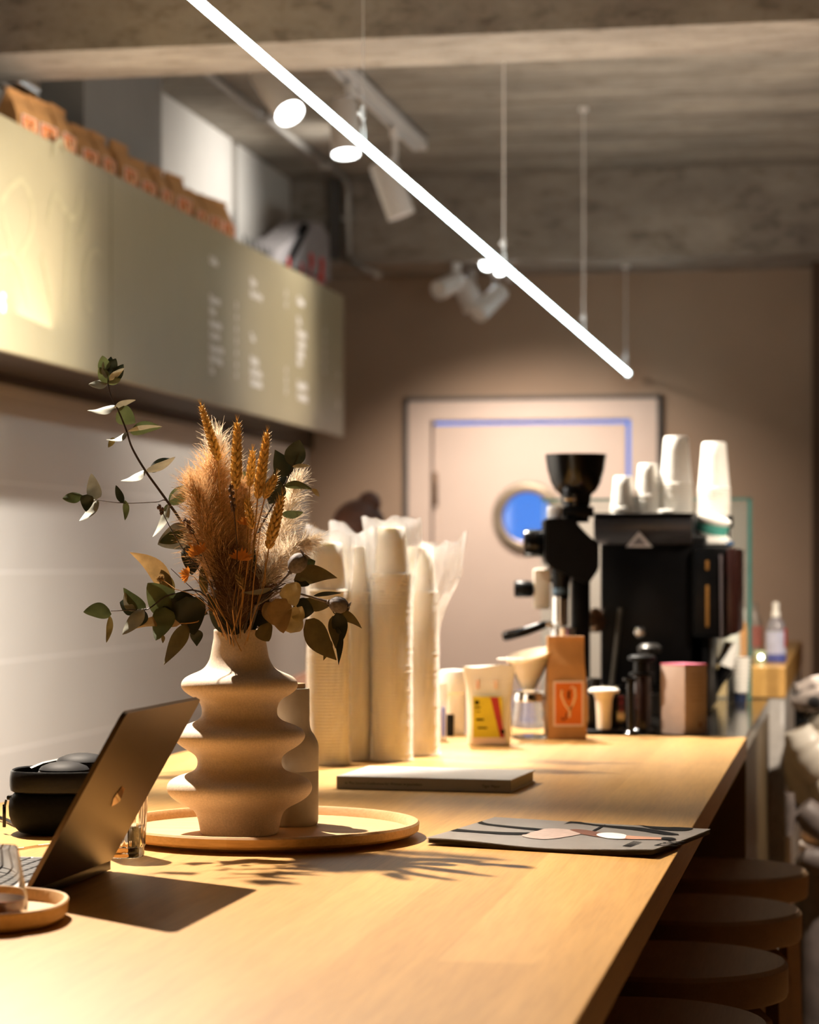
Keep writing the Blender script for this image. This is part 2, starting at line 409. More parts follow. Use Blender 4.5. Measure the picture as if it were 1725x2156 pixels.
bb = B(); hz = WY(915, 1030, YF); bb.box((hz.x - .003, YF - .005, hz.z), (.04, .02, .165), bev=.004); bb.cyl((hz.x, YF - .018, hz.z - .085), (hz.x, YF - .018, hz.z + .085), .009)
build('hinge', bb, pm('bronze_hinge', (.16, .1, .06), .4, .7), dt, label='dark bronze hinge')

M['menuink'] = pm('white_menu_print', (.9, .87, .82), .5, var=.02)
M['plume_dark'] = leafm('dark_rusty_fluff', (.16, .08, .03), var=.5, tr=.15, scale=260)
# ---------------------------------------------------------------- counter
XR = W(1573, 1552).x; XC = -1.232; YE = W(1573, 1552).y
bb = B(); bb.box2((XC, .9, ZC - .04), (XR, YE, ZC), bev=.0015)
o = build('worktop', bb, 'counter', smooth=False); tag(o, 'long beech worktop of glued staves running away from the camera', 'counter top')
YB = W(1655, 1470).y
t = thing('bar_cabinet', 'dark cabinet base with brushed steel top beyond the wooden worktop', 'counter', (-.7, 5.5, 0))
build('steel_top', B().box2((XC, YE + .001, ZC - .035), (XR - .002, YB, ZC - .002), bev=.003), 'steel', t, smooth=False, label='brushed steel top')
build('cabinet', B().box2((XC + .02, YE + .02, .0), (XR - .003, YB, ZC - .036)), pm('brown_grey_laminate', (.16, .11, .055), .45, var=.05, scale=5), t, smooth=False)
t = thing('trestle', 'black steel frame carrying the beech worktop above the stools', 'trestle', (-1, 2.9, 0))
build('apron', B().box2((XC + .42, 1.0, ZC - .10), (XC + .46, YE - .1, ZC - .041)), 'black', t, smooth=False)
for y in (1.2, 3.0, 4.7):
    build('leg', B().box2((XC + .15, y, 0), (XC + .2, y + .05, ZC - .041)).box2((XC + .55, y, 0), (XC + .6, y + .05, ZC - .041)), 'black', t, smooth=False)
build('back_panel', B().box2((XC + .005, .95, 0), (XC + .03, YE, ZC - .041)), 'blackmatte', t, smooth=False)
# service counter with wooden slab
xs = W(1655, 1470).x; zs = WY(1655, 1405, YB).z
XS0 = WY(1270, 1400, YB).x
t = thing('service_counter', 'white sided till counter topped by a thick yellow wood slab', 'counter', ((XC + xs) / 2, YB + 1, 0))
build('wood_slab', B().box2((XS0, YB, ZC), (xs, YB + 2.2, zs), bev=.003), 'counter', t, smooth=False)
build('white_body', B().box2((XS0 + .02, YB + .004, 0), (xs - .004, YB + 2.19, ZC)), pm('white_laminate', (.6, .56, .52), .5), t, smooth=False)
# sneeze guard
gz0, gz1 = ZC - .0015, WY(1575, 1048, YB - .03).z; gx1 = WY(1580, 1200, YB - .03).x; gx0 = WY(1140, 1200, YB - .03).x
t = thing('sneeze_guard', 'upright clear glass screen with teal edges behind the coffee machine', 'glass screen', ((gx0 + gx1) / 2, YB - .03, gz0))
m, nt, b = new_mat('thin_clear_pane'); P(b, Roughness=.02, Base_Color=(.8, .9, .88, 1)); tr = nt.nodes.new('ShaderNodeBsdfTransparent'); tr.inputs[0].default_value = (.93, .97, .96, 1)
mx = nt.nodes.new('ShaderNodeMixShader'); mx.inputs[0].default_value = .06; nt.links.new(tr.outputs[0], mx.inputs[1]); nt.links.new(b.outputs[0], mx.inputs[2]); nt.links.new(mx.outputs[0], nt.nodes['Material Output'].inputs['Surface']); M['pane'] = m
M['teal'] = pm('teal_glass_edge', (.035, .13, .11), .3, var=.1)
build('pane', B().box2((gx0, YB - .035, gz0), (gx1 - .006, YB - .027, gz1 - .006)), 'pane', t, smooth=False)
build('edge', B().box2((gx1 - .006, YB - .036, gz0), (gx1 + .004, YB - .026, gz1)).box2((gx0, YB - .036, gz1 - .006), (gx1, YB - .026, gz1)), 'teal', t, smooth=False, label='teal green polished edge')
# ---------------------------------------------------------------- LED tube
LX, LZ = -1.06, 2.232
y0 = 2.6; ye = WX(1322, 778, LX).y
t = thing('linear_tube_light', 'long white glowing tube light hung on wires above the counter', 'tube light', (LX, (y0 + ye) / 2, LZ))
build('tube', B().cyl((LX, y0, LZ), (LX, ye, LZ), .0085, seg=16), 'tube', t)
build('end_cap', B().cyl((LX, ye, LZ), (LX, ye + .03, LZ), .0135).cyl((LX, ye + .005, LZ + .0), (LX, ye + .02, LZ - .022), .006), 'white_metal', t)
for i, px in enumerate((765, 1061, 1229, 1318)):
    p = WX(px, 500, LX); zt_ = ZT if not (11.1 < p.y < YF) else 2.74
    bb = B(); bb.tube([(LX, p.y, zt_), (LX, p.y, LZ + .075)], .0012 if i == 0 else .0026, 6)
    bb.cyl((LX, p.y, LZ + .055), (LX, p.y, LZ + .085), .006, seg=10); bb.ball((LX - .008, p.y, LZ + .07), .006)
    for s in (-1, 1): bb.tube([(LX, p.y, LZ + .06), (LX, p.y + s * .02, LZ + .035), (LX, p.y + s * .022, LZ + .009)], .0018, 6)
    bb.cyl((LX, p.y, zt_ - .012), (LX, p.y, zt_), .018, seg=14)
    build('hanger_wire', bb, 'white_metal', t)
# ---------------------------------------------------------------- track and spots
TX = -1.83
yt = WX(884, 330, TX).y
t = thing('lighting_track', 'white ceiling track rail carrying the three large spotlights', 'track rail', (TX, 8.4, ZT - .04))
bb = B(); bb.box2((TX - .03, 6.76, ZT - .055), (TX - .012, yt, ZT - .003)); bb.box2((TX + .012, 6.76, ZT - .055), (TX + .03, yt, ZT - .003)); bb.box2((TX - .03, 6.76, ZT - .012), (TX + .03, yt, ZT - .003)); bb.box2((TX - .03, yt, ZT - .055), (TX + .03, yt + .012, ZT - .003))
build('rail', bb, 'white_metal', t, smooth=False)
build('rail_slot', B().box2((TX - .011, 6.76, ZT - .03), (TX + .011, yt, ZT - .0125)), 'darkgap', t, smooth=False, label='dark grey slot')
def spot(name, label, back, front, r, hang, group=None, lens='lens'):
    back = Vector(back); front = Vector(front); ax = (front - back).normalized(); L = (front - back).length
    t = thing(name, label, 'spotlight', hang, group)
    build('housing', B().lathe([(r * .55, -.004), (r * .9, 0), (r, .01), (r, L - .002), (r * .93, L - .002), (r * .9, L - .012)], back, 28, ax=ax), 'white_metal', t)
    build('lens', B().lathe([(r * .86, L - .010), (r * .86, L - .004), (r * .5, L - .001), (.002, L)], back, 28, ax=ax), lens, t, label='glowing lens' if lens == 'lens' else 'unlit lens')
    h = Vector(hang); m_ = back + ax * L * .35
    bb = B(); bb.tube([h, (h.x, h.y, max(m_.z + .03, h.z - .12)), m_], .011, 10); bb.box(h + Vector((0, 0, -.025)), (.03, .07, .045), bev=.004)
    build('arm', bb, 'white_metal', t); return t
def hangat(px): p = WX(px, 300, TX); return (TX, p.y, ZT - .056)
h1 = hangat(590); h2 = hangat(738); h3 = hangat(832)
D1, D2, D3 = 7.8, 8.75, 9.7
spot('spotlight', 'white cylinder spotlight with bright lens, nearest of the three on the track', WD(553, 150, D1 + .08), WD(611, 240, D1 - .05), .051, h1)
spot('spotlight', 'white cylinder spotlight with bright lens, middle one of the three on the track', WD(722, 215, D2 + .02), WD(729, 326, D2 - .03), .053, h2)
spot('spotlight', 'white cylinder spotlight turned sideways with dim lens, at the far track end', WD(805, 342, D3), WD(846, 456, D3), .058, h3, lens='white_metal')
hb = WD(985, 580, 11.3); hb.z = 2.74
spot('spotlight', 'small white spotlight pointing left, in the cluster under the far beam', WD(968, 590, 11.22), WD(922, 612, 11.12), .046, (WD(955, 580, 11.2).x, 11.15, 2.74), lens='white_metal')
spot('spotlight', 'small white spotlight pointing down, in the middle of the far beam cluster', WD(975, 592, 11.42), WD(1000, 652, 11.42), .055, (WD(985, 580, 11.42).x, 11.42, 2.74), lens='white_metal')
spot('spotlight', 'small white spotlight tilted right, lowest of the far beam cluster', WD(1055, 612, 11.2), WD(1006, 662, 11.1), .045, (WD(1032, 600, 11.3).x, 11.3, 2.74), lens='white_metal')
spot('spotlight', 'small lit spotlight glowing just behind the hanging tube light', WD(1040, 556, 11.40), WD(1026, 554, 11.28), .036, (WD(1040, 560, 11.4).x, 11.4, 2.74))
spot('spotlight', 'small lit spotlight glowing at the lower side of the hanging tube', WD(1062, 562, 11.5), WD(1052, 566, 11.38), .032, (WD(1066, 560, 11.55).x, 11.55, 2.74))
# conduit on ceiling and beam
p = [WD(450, 160, 7.0)]; y1 = 11.05
cx0 = WY(733, 450, 11.07).x
a0 = Vector((cx0 - .02, 6.9, ZT - .03)); bb = B()
bb.tube([(cx0, 6.8, ZT - .02), (cx0, 10.98, ZT - .02), (cx0, 11.05, ZT - .06), (cx0, 11.07, ZT - .12), (cx0, 11.07, 2.78), (cx0 + .02, 11.05, 2.735), (cx0 + .1, 11.03, 2.70)], .017, 10)
bb.box((cx0 + .12, 11.05, 2.69), (.09, .05, .03), rot=Matrix.Rotation(.35, 3, 'Y'), bev=.004)
for y in (8, 9.4, 10.6): bb.box((cx0, y, ZT - .02), (.06, .03, .035), bev=.003)
bb.box((cx0, 11.07, 2.95), (.055, .045, .02)); o = build('conduit_pipe', bb, pm('galvanised_conduit', (.4, .38, .35), .4, .6)); tag(o, 'grey metal conduit running along the ceiling and down the far beam', 'pipe')
bb = B(); bb.box2((cx0 - .09, 11.06, 2.76), (cx0 - .04, 11.099, ZT)); o = build('dark_strip', bb, 'darkgap', smooth=False); tag(o, 'dark vertical strip beside the conduit on the far beam', 'channel')  # dark raised strip next to the conduit
# chrome pipe upper left
pa = WX(-60, 110, -2.5); pb = WX(62, 188, -2.5); bb = B(); bb.tube([pa, pb], .034, 16)
t = thing('steel_pipe', 'shiny steel pipe with clamps under the ceiling beam, top left', 'pipe', pa)
for k in (.25, .62): bb2 = B(); q = pa.lerp(pb, k); d = (pb - pa).normalized(); bb2.cyl(q - d * .02, q + d * .02, .045, seg=16); bb2.ball(q + Vector((.02, 0, .05)), .018); build('clamp', bb2, 'chrome', t)
bb2 = B(); bb2.box(pb + Vector((0, .015, 0)), (.03, .02, .16), bev=.004); bb2.tube([pa.lerp(pb, .62), Vector((pa.x, pa.lerp(pb, .62).y, ZT))], .006, 8)
build('pipe', bb, 'chrome', t); build('end_bracket', bb2, 'chrome', t)
# ---------------------------------------------------------------- menu board
XB = -2.3; yb0 = 5.2; yb1 = WX(724, 700, XB).y; zb0 = WX(640, 899, XB).z; zb1 = WX(640, 579, XB).z
t = thing('menu_board', 'long olive menu board with white drinks list on the left wall', 'menu board', (XB, (yb0 + yb1) / 2, zb0))
build('panel', B().box2((XB - .02, yb0, zb0), (XB, yb1, zb1), bev=.003), 'board', t, smooth=False)
build('shelf', B().box2((XL + .03, yb0, zb0 + .02), (XB - .021, yb1 - .25, zb1 - .053)), 'darkband', t, smooth=False, label='dark brown hollow box behind the panel')
build('seam', B().box2((XB - .001, WX(232, 600, XB).y, zb0 + .002), (XB + .0006, WX(235, 600, XB).y, zb1 - .002)), pm('board_seam', (.26, .22, .11), .5), t, smooth=False)
def col_text(px, rows, size, name='menu_text', mat='paper_white'):
    for s, py in rows:
        p = WX(px, py, XB); build(name, B().text(s, (XB + .0012, p.y, p.z - size * .35), (0, 1, 0), (0, 0, 1), size * 1.12, bold=.0022), 'menuink', t, smooth=False)
col_text(441, [('Coffee', 546), ('Espresso', 627), ('Filter', 653), ('Macchiato', 679), ('Cortado', 703), ('Cappuccino', 729), ('Flat White', 754), ('Tea', 778)], .036)
col_text(496, [('3', 643), ('4', 668), ('4', 693), ('3', 718), ('4', 743), ('4', 768), ('4', 790)], .032, 'price_text')
col_text(527, [('Filter', 592), ('Pour Over', 617), ('Tea', 709), ('Matcha', 757), ('Hot Choc.', 781), ('Chai Latte', 803)], .038)
col_text(601, [('3', 618), ('4', 641), ('4', 779), ('5', 801), ('5', 823)], .034, 'price_text')
col_text(626, [('Cakes', 632), ('Pie', 675), ('Brownie', 699), ('Cookie', 721), ('Muffin', 743), ('Bun', 761), ('Sandwich', 809), ('Croissant', 833)], .043)
col_text(683, [('4', 698), ('5', 720), ('5', 742), ('4', 762), ('4', 782)], .038, 'price_text')
col_text(710, [('+', 790), ('6', 850)], .045, 'price_text')
col_text(0, [('s', 628)], .10, 'menu_heading')
# faint large letter-shaped strokes, paler than the board
lt = pm('pale_olive_strokes', (.41, .36, .215), .42)
bb = B(); SK = [0]
def stroke(pts, w=.010):
    SK[0] += .00025
    q = [WX(x, y, XB) for x, y in pts]
    dense = []
    for i in range(len(q) - 1):
        p0 = q[max(i - 1, 0)]; p1 = q[i]; p2 = q[i + 1]; p3 = q[min(i + 2, len(q) - 1)]
        for k in range(5):
            u = k / 5; dense.append(.5 * ((2 * p1) + (p2 - p0) * u + (2 * p0 - 5 * p1 + 4 * p2 - p3) * u * u + (3 * p1 - p0 - 3 * p2 + p3) * u ** 3))
    dense.append(q[-1]); L_, R_ = [], []
    for i, p_ in enumerate(dense):
        d_ = dense[min(i + 1, len(dense) - 1)] - dense[max(i - 1, 0)]; n_ = Vector((0, -d_.z, d_.y)).normalized() * w
        L_.append((XB + .0008 + SK[0], p_.y + n_.y, p_.z + n_.z)); R_.append((XB + .0008 + SK[0], p_.y - n_.y, p_.z - n_.z))
    bb.grid([L_, R_])
stroke([(0, 430), (22, 395), (45, 380), (62, 410), (70, 455), (62, 500), (40, 542)])
stroke([(5, 445), (15, 490), (28, 545)]); stroke([(-5, 540), (15, 535), (32, 545), (45, 580), (56, 620), (62, 650)])
stroke([(100, 470), (110, 420), (118, 410), (130, 435), (142, 455), (140, 550), (136, 655)]); stroke([(142, 455), (155, 458), (163, 440), (168, 400)])
stroke([(163, 510), (175, 480), (184, 440), (187, 400)]); stroke([(88, 540), (98, 585), (108, 640)])
stroke([(215, 545), (205, 528), (190, 535), (178, 565), (175, 600), (182, 640), (192, 655)])
stroke([(110, 330), (115, 305), (128, 298), (138, 320)])
build('faint_strokes', bb, lt, t, smooth=False, label='pale large letter-shaped strokes')
# ---------------------------------------------------------------- kraft coffee bags
def kraft_bag(label, loc, rz, w=.079, d=.05, h=.207, group=None, fold=.02):
    loc = Vector(loc); t = thing('coffee_bag', label, 'coffee bag', (0, 0, 0), group)
    R = Matrix.Rotation(rz, 3, 'Z') if False else None
    bb = B(); rows = []
    lv = [(0, 1, 1), (.01, 1.02, 1.05), (.3, 1.03, 1.02), (.55, 1.0, .9), (.72, .98, .6), (.86, .98, .25), (.94, .97, .1), (1, .96, .08)]
    for z, a, b_ in lv:
        hw, hd = w / 2 * a, d / 2 * b_; g = hd * .35 * (1 - z)
        ring = [(-hw, -hd), (-hw * .5, -hd - .0015), (0, -hd - .002), (hw * .5, -hd - .0015), (hw, -hd), (hw - g * .6, 0), (hw, hd), (0, hd + .002), (-hw, hd), (-hw + g * .6, 0)]
        rows.append([bb.bm.verts.new((x + .001 * math.sin(z * 9 + i), y, z * h)) for i, (x, y) in enumerate(ring)])
    bb.skin(rows); bb.bm.faces.new(rows[0][::-1]); bb.bm.faces.new(rows[-1])
    build('bag_body', bb, 'kraft', t, org=(0, 0, 0), smooth=False)
    y = -d / 2 * 1.04 - .0016; lw, lh, lz = w * .80, h * .44, h * .13
    lb = build('label', B().box2((-w * .38, y - .0008, lz), (-w * .38 + lw, y + .0012, lz + lh)), 'labelwhite', t, smooth=False, label='pale bordered label')
    build('label_panel', B().box2((-w * .38 + .004, y - .0012, lz + .004), (-w * .38 + lw - .004, y, lz + lh - .004)), 'orange', lb, smooth=False, label='orange panel')
    cxx = -w * .38 + lw / 2; y2 = y - .0016
    bb = B()
    def st(p, r): bb.tube([(cxx + a * lw, y2, lz + b_ * lh) for a, b_ in p], r, 6)
    st([(-.22, .80), (-.24, .68), (-.12, .48), (.04, .34)], .0021); st([(.2, .84), (.22, .66), (.14, .48), (.04, .34), (.03, .2)], .0026); st([(.2, .84), (.12, .88), (.06, .84)], .0014)
    build('emblem', bb, 'cream', lb, label='cream forked emblem')
    bb = B(); st([(-.06, .3), (-.08, .18), (-.2, .14), (-.22, .2)], .0014)
    build('emblem_leaf', bb, 'ink', lb, label='dark sprig in the emblem'); bb = B(); st([(0, .6), (0, .72), (.02, .78)], .0024); build('emblem_bud', bb, 'ink', lb, label='dark bud in the emblem')
    if fold: build('folded_top', B().box2((-w * .485, -.006, h * .97), (w * .485, .006, h * 1.0), bev=.001), 'kraft', t, smooth=False)
    t.location = loc; t.rotation_euler.z = rz; ORG[t.name] = loc; return t
p = CF((1191 - CX) / F * 4.79, 4.79, ZC)
bag0 = kraft_bag('brown kraft coffee bag with orange label standing on the worktop', p, TH + .10 , w=.077)
bx = [(18, 1.0), (60, 1), (103, 1.0), (150, 1), (190, 1), (236, 1), (276, 1), (315, 1), (353, 1), (391, 1), (422, 1), (448, 1)]
names = ['shadowed brown bag with a dark top, leftmost on the menu board', 'brown bag with a white lit label, second from left on the board', 'brown bag with the widest visible label, third from left on the board', 'brown bag turned slightly, fourth from left on the menu board', 'brown bag beside a dark gap, fifth from left on the board', 'brown bag with folded corner, sixth from left on the board', 'brown bag in half shade, sixth from right on the board', 'brown bag in half shade, fifth from right on the board', 'brown bag in half shade, fourth from right on the board', 'brown bag in half shade, third from right on the board', 'brighter brown bag, second from right on the board', 'bright brown bag at the right end of the row on the board']
zsh = zb1 - .052
for i, ((px, k), nm) in enumerate(zip(bx, names)):
    q = WX(px, 300 + px * .5, XB - .09)
    c = dup(bag0, (XB - .068, q.y, zsh + .001), nm, PI / 2 + random.uniform(-.12, .12)); c['group'] = 'kraft coffee bags lined up on the menu board'; c.scale = (1.85 + .1 * (i % 3), 1.5, .85 + .05 * ((i * 7) % 3))
# dark serrated thing and printed sack
q = WX(544, 520, -2.45)
bb = B(); pts = []
w_ = .25; n = 5
for i in range(n * 2 + 1): pts.append(Vector((-2.45, q.y - w_ + 2 * w_ * i / (2 * n), zb1 + (.03 if i % 2 else .115))))
poly = [Vector((-2.45, q.y - w_, zsh))] + pts + [Vector((-2.45, q.y + w_, zsh))]
bb.prism(poly, (.006, 0, 0)); bb.box2((-2.64, q.y - w_, zsh), (-2.455, q.y + w_, zb1 + .02))
o = build('serrated_crate', bb, 'darkgreen', smooth=False); tag(o, 'dark green crate with zigzag upper edge on top of the menu board', 'crate')
t = thing('printed_sack', 'grey folded sack with black strap and red letters on the menu board', 'sack', WX(650, 560, -2.42))
bb = B(); X0 = -2.42
poly = [WX(x, y, X0) for x, y in ((590, 562), (612, 500), (652, 463), (676, 470), (695, 490), (698, 602))]
bb.prism(poly, (-.14, 0, 0)); bmesh.ops.bevel(bb.bm, geom=bb.bm.edges[:], offset=.02, segments=2, affect='EDGES')
bb.bm.verts.ensure_lookup_table()
build('sack_body', bb, 'sack', t)
bb = B(); bb.prism([WX(x, y, X0 + .004) for x, y in ((596, 560), (612, 560), (652, 478), (645, 470))], (-.02, 0, 0)); build('strap', bb, 'ink', t, smooth=False, label='black strap')
bb = B(); bb.prism([WX(x, y, X0 + .01) for x, y in ((572, 552), (585, 525), (622, 498), (602, 555))], (-.16, 0, 0)); build('side_fold', bb, 'sack', t, smooth=False)
bb = B()
for s, px, py, sz in (('R', 606, 568, .085), ('a', 634, 573, .10), ('P', 652, 585, .17), ('R', 674, 592, .17), ('G', 668, 606, .10)):
    p = WX(px, py, X0 + .006); build('red_letter', B().text(s, p, (0, 1, -.02), (0, 0, 1), sz, depth=.002), 'red', t, smooth=False, label='red printed letter')
# ---------------------------------------------------------------- cup stacks
def cup_mesh(rr, rt, h, name, mat, seg=28):
    bb = B(); t = .0008
    pr = [(rr + .0022, 0), (rr + .0030, .0012), (rr + .0022, .0028), (rr, .0031)] + [(rr + (rt - rr) * k, .0032 + (h - .0032) * k) for k in (.35, .7, .97)] + [(rt - .002, h), (rt - .003, h - .004), (0.001, h - .0045)]
    inn = [(rt - .003, h - .006), (rr - t, .0035), (rr - t, 0)]
    bb.lathe(pr[:-1] + [(.001, h - .0045)], seg=seg, capb=False); bb.lathe([(rr + .0022, 0), (rr - t, 0), (rr - t, .0035), (rt - .0035, h - .006), (.001, h - .0062)], seg=seg, capb=False)
    o = build(name, bb, mat, org=(0, 0, 0)); return o
def stack(proto, xr, D, n, dz, z0, lab, labtop, group, used=[False]):
    for i in range(n):
        if proto.get('label') is None: o = proto
        else: o = proto.copy(); COL.objects.link(o)
        o['label'] = labtop if i == n - 1 else lab; o['category'] = 'cup'; o['group'] = group
        o.location = CF(xr + random.uniform(-.0004, .0004), D + random.uniform(-.0004, .0004), z0 + i * dz); ORG[o.name] = o.location.copy()
cup0 = cup_mesh(.0345, .025, .085, 'disposable_cup', 'cup')
SP = .0056
ST = [(692, 4.17, 1240, 'leftmost'), (740, 4.262, 1240, 'second from left'), (825, 4.25, 1204, 'tallest'), (882, 4.372, 1240, 'rightmost')]
for px, D, ytop, w_ in ST:
    n = int(((CZ + (HZ - ytop) / F * D) - ZC) / SP)
    stack(cup0, (px - CX) / F * D, D, n, SP, ZC + .002, 'cream disposable cup nested upside down in the %s sleeve of cups' % w_, 'cream cup on top of the %s sleeve of cups' % w_, 'cups in the %s sleeve' % w_)
# sleeves
def sleeve(px, D, ytop, flare, label, skew=0, r=.0385, dip=.01, seed=0):
    bb = B(); c = CF((px - CX) / F * D, D, ZC); zt_ = CZ + (HZ - ytop) / F * D; rows = []; N = 48; K = 34; H = zt_ - ZC
    cap = H - .13 if flare else H - .1
    for k in range(K + 1):
        v = k / K; z = .002 + v * (H - .002); u = max(0, (z - (H - .17)) / .17); u = u * u * (3 - 2 * u)
        row = []
        for i in range(N):
            a = 2 * PI * i / N; nz = noise.noise(Vector((math.cos(a) * 1.7 + seed * 7, math.sin(a) * 1.7, z * 16))) ; nz2 = noise.noise(Vector((math.cos(a) * 5 + seed, math.sin(a) * 5, z * 9)))
            rr = r + .0022 * nz + .0016 * nz2 * (1 + 4 * u) + (.0025 if k < 1 else 0)
            x, y = math.cos(a) * rr, math.sin(a) * rr
            wx = r * (1.0 + flare * .38); x = x * (1 + u * (wx / r - 1)) + skew * u * .03 * (1 if x > 0 else .3); y = y * (1 - u * .86)
            zz = z + (dip * noise.noise(Vector((x * 45, seed * 3.1, 0))) * 2.2 if k == K else 0) + u * .012 * noise.noise(Vector((x * 30, y * 30, seed)))
            if skew and k > K - 4: zz += max(0, x) * .25
            row.append(bb.bm.verts.new(c + RGT * x + FWD * y + UP * zz))
        rows.append(row)
    bb.skin(rows)
    bot = rows[0]; bb.bm.faces.new(bot[::-1])
    o = build('plastic_sleeve', bb, 'film', org=c); tag(o, label, 'plastic bag', 'plastic sleeves around cup stacks'); return o
sleeve(692, 4.17, 1116, .25, 'clear crinkled sleeve around the leftmost stack of cream cups', seed=1)
sleeve(740, 4.262, 1108, .1, 'clear crinkled sleeve around the second stack of cream cups', seed=2)
sleeve(825, 4.25, 1090, .95, 'clear wide topped sleeve around the tallest stack of cream cups', seed=3, dip=.008)
sleeve(882, 4.372, 1150, .9, 'clear sleeve with pointed corner around the rightmost stack of cups', skew=1.2, seed=4)
# blow out the paper cup stacks on the machine
cup1 = cup_mesh(.0295, .0215, .078, 'paper_cup', 'cupw')
cup2 = cup_mesh(.0385, .0285, .115, 'large_paper_cup', 'cupw')
def xr(px, D): return (px - CX) / F * D
def top(name, bb, mat, label, cat, group=None, **k):
    o = build(name, bb, mat, **k); return tag(o, label, cat, group)
# ---------------------------------------------------------------- tray, vase, tumbler
TD = 3.057; tc = CF(-.185, TD, ZC)
R1 = .197
top('round_tray', B().lathe([(R1 - .03, 0), (R1 - .028, .004), (R1 - .006, .006), (R1, .010), (R1 + .001, .019), (R1 - .001, .0215), (R1 - .006, .0215), (R1 - .008, .019), (R1 - .011, .010), (R1 - .016, .0085), (.001, .0085)], tc, 96), 'traywood2', 'large round ash wood tray under the rippled vase and grey bottle', 'tray')
ZF = ZC + .0087
vprof = [(65, 222), (130, 224), (200, 236), (260, 246), (310, 257), (350, 275), (385, 300), (410, 330), (430, 372), (450, 420), (475, 466), (505, 494), (540, 504), (575, 492), (605, 462), (630, 425), (655, 380), (680, 352), (715, 334), (755, 325), (790, 326), (820, 338), (850, 375), (870, 425), (895, 490), (925, 540), (965, 565), (1000, 562), (1040, 535), (1075, 490), (1105, 440), (1135, 396), (1165, 372), (1200, 363), (1235, 366), (1265, 382), (1290, 415), (1310, 470), (1330, 535), (1365, 598), (1405, 624), (1445, 625), (1485, 605), (1525, 560), (1560, 500), (1585, 450), (1610, 410), (1640, 383), (1680, 365), (1730, 352), (1780, 343), (1826, 336)]
VD = 3.02; vc = CF(xr(504.5, VD), VD, ZF); k = VD / F / 4.107
pr = [(max(.0005, r * k), (1826 - y) * k) for y, r in reversed(vprof)]
pr[0] = (pr[0][0] - .002, 0); pr.insert(1, (pr[0][0] + .002, .002)); tz = pr[-1][1]; tr_ = pr[-1][0]
# smooth the profile with Catmull-Rom
sp = []
for i in range(len(pr) - 1):
    p0, p1, p2, p3 = pr[max(i - 1, 0)], pr[i], pr[i + 1], pr[min(i + 2, len(pr) - 1)]
    for q in range(3):
        u = q / 3; sp.append(tuple(.5 * (2 * p1[j] + (p2[j] - p0[j]) * u + (2 * p0[j] - 5 * p1[j] + 4 * p2[j] - p3[j]) * u * u + (3 * p1[j] - p0[j] - 3 * p2[j] + p3[j]) * u ** 3) for j in (0, 1)))
sp.append(pr[-1]); sp += [(tr_ - .0006, tz + .0008), (tr_ - .0025, tz + .0008), (tr_ - .0035, tz - .001), (tr_ - .0035, tz - .06), (tr_, tz - .075), (.03, tz - .2), (.001, tz - .235)]
top('ripple_vase', B().lathe(sp, vc, 96), 'ceramic', 'tall sandy ceramic vase with stacked rounded ripples, holding dried flowers', 'vase')
VT = ZF + tz
BD = 3.125; bc = CF(xr(612, BD), BD, ZF); k = BD / F
t = thing('travel_tumbler', 'greige bottle with narrower neck standing behind the rippled vase', 'bottle', bc)
rz = lambda y: (1745 - y) * k
build('body', B().lathe([(54 * k, 0), (57 * k, .002), (58.5 * k, .006), (59 * k, rz(1632)), (58.3 * k, rz(1631)), (58.3 * k, rz(1630)), (59 * k, rz(1629)), (59 * k, rz(1580)), (57 * k, rz(1570)), (50 * k, rz(1556)), (44 * k, rz(1548)), (41 * k, rz(1538)), (40 * k, rz(1525)), (40 * k, rz(1461)), (39 * k, rz(1458)), (20 * k, rz(1457.5))], bc, 64), 'tumbler', t)
build('cap', B().lathe([(31 * k, rz(1458)), (31.5 * k, rz(1450)), (30 * k, rz(1447.5)), (.001, rz(1447))], bc, 40), pm('wooden_cap', (.42, .26, .13), .5), t, label='tan wooden cap')
# ---------------------------------------------------------------- laptop
TN = CF(-.290, 2.433, ZC + .198); TF = CF(-.2368, 2.70, ZC + .198); HF = CF(-.341, 2.721, ZC + .012)
dir_ = (TF - TN); Lw = dir_.length; dir_.normalize(); HN = HF - dir_ * Lw
t = thing('laptop', 'open laptop seen from behind its dark champagne lid, at the table left', 'laptop', Vector((HN.x, HN.y, ZC)))
lu = (TN - HN); Lh = lu.length; lu.normalize(); ln = dir_.cross(lu).normalized()
if ln.dot(CF(0, 0, 0) - HN) < 0 and ln.dot(RGT) < 0: ln = -ln
if ln.dot(RGT) < 0: ln = -ln              # outward: towards the right / camera
def slab(o, a, la, b_, lb, n, th, rad, seg=6):
    pts = []
    for cx_, cy_, s in ((la - rad, lb - rad, 0), (rad, lb - rad, 1), (rad, rad, 2), (la - rad, rad, 3)):
        for i in range(seg + 1):
            an = PI / 2 * (s + i / seg); pts.append(o + a * (cx_ + rad * math.cos(an)) + b_ * (cy_ + rad * math.sin(an)))
    return B().prism(pts, n * th)
lid = build('lid', slab(HN, dir_, Lw, lu, Lh, ln, -.005, .008), 'laptop', t, label='dark champagne metal lid')
build('screen', slab(HN + dir_ * .006 + lu * .01 - ln * .0051, dir_, Lw - .012, lu, Lh - .016, ln, -.0006, .004), 'blackgloss', lid, smooth=False)
cen = HN + dir_ * Lw * .5 + lu * Lh * .5
def lp(px, py):                           # pixel -> lid plane
    o0 = Vector((0, 0, CZ)); d = WD(px, py, 1) - o0; s = (HN - o0).dot(ln) / d.dot(ln); return o0 + d * s
M['logo'] = pm('mirror_brown_reflection', (.30, .16, .08), .12, 1, var=.05); M['logo2'] = pm('mirror_cream_reflection', (.9, .75, .55), .2, .3)  # silver mirror logo; its brown and cream reflections are put into the colours
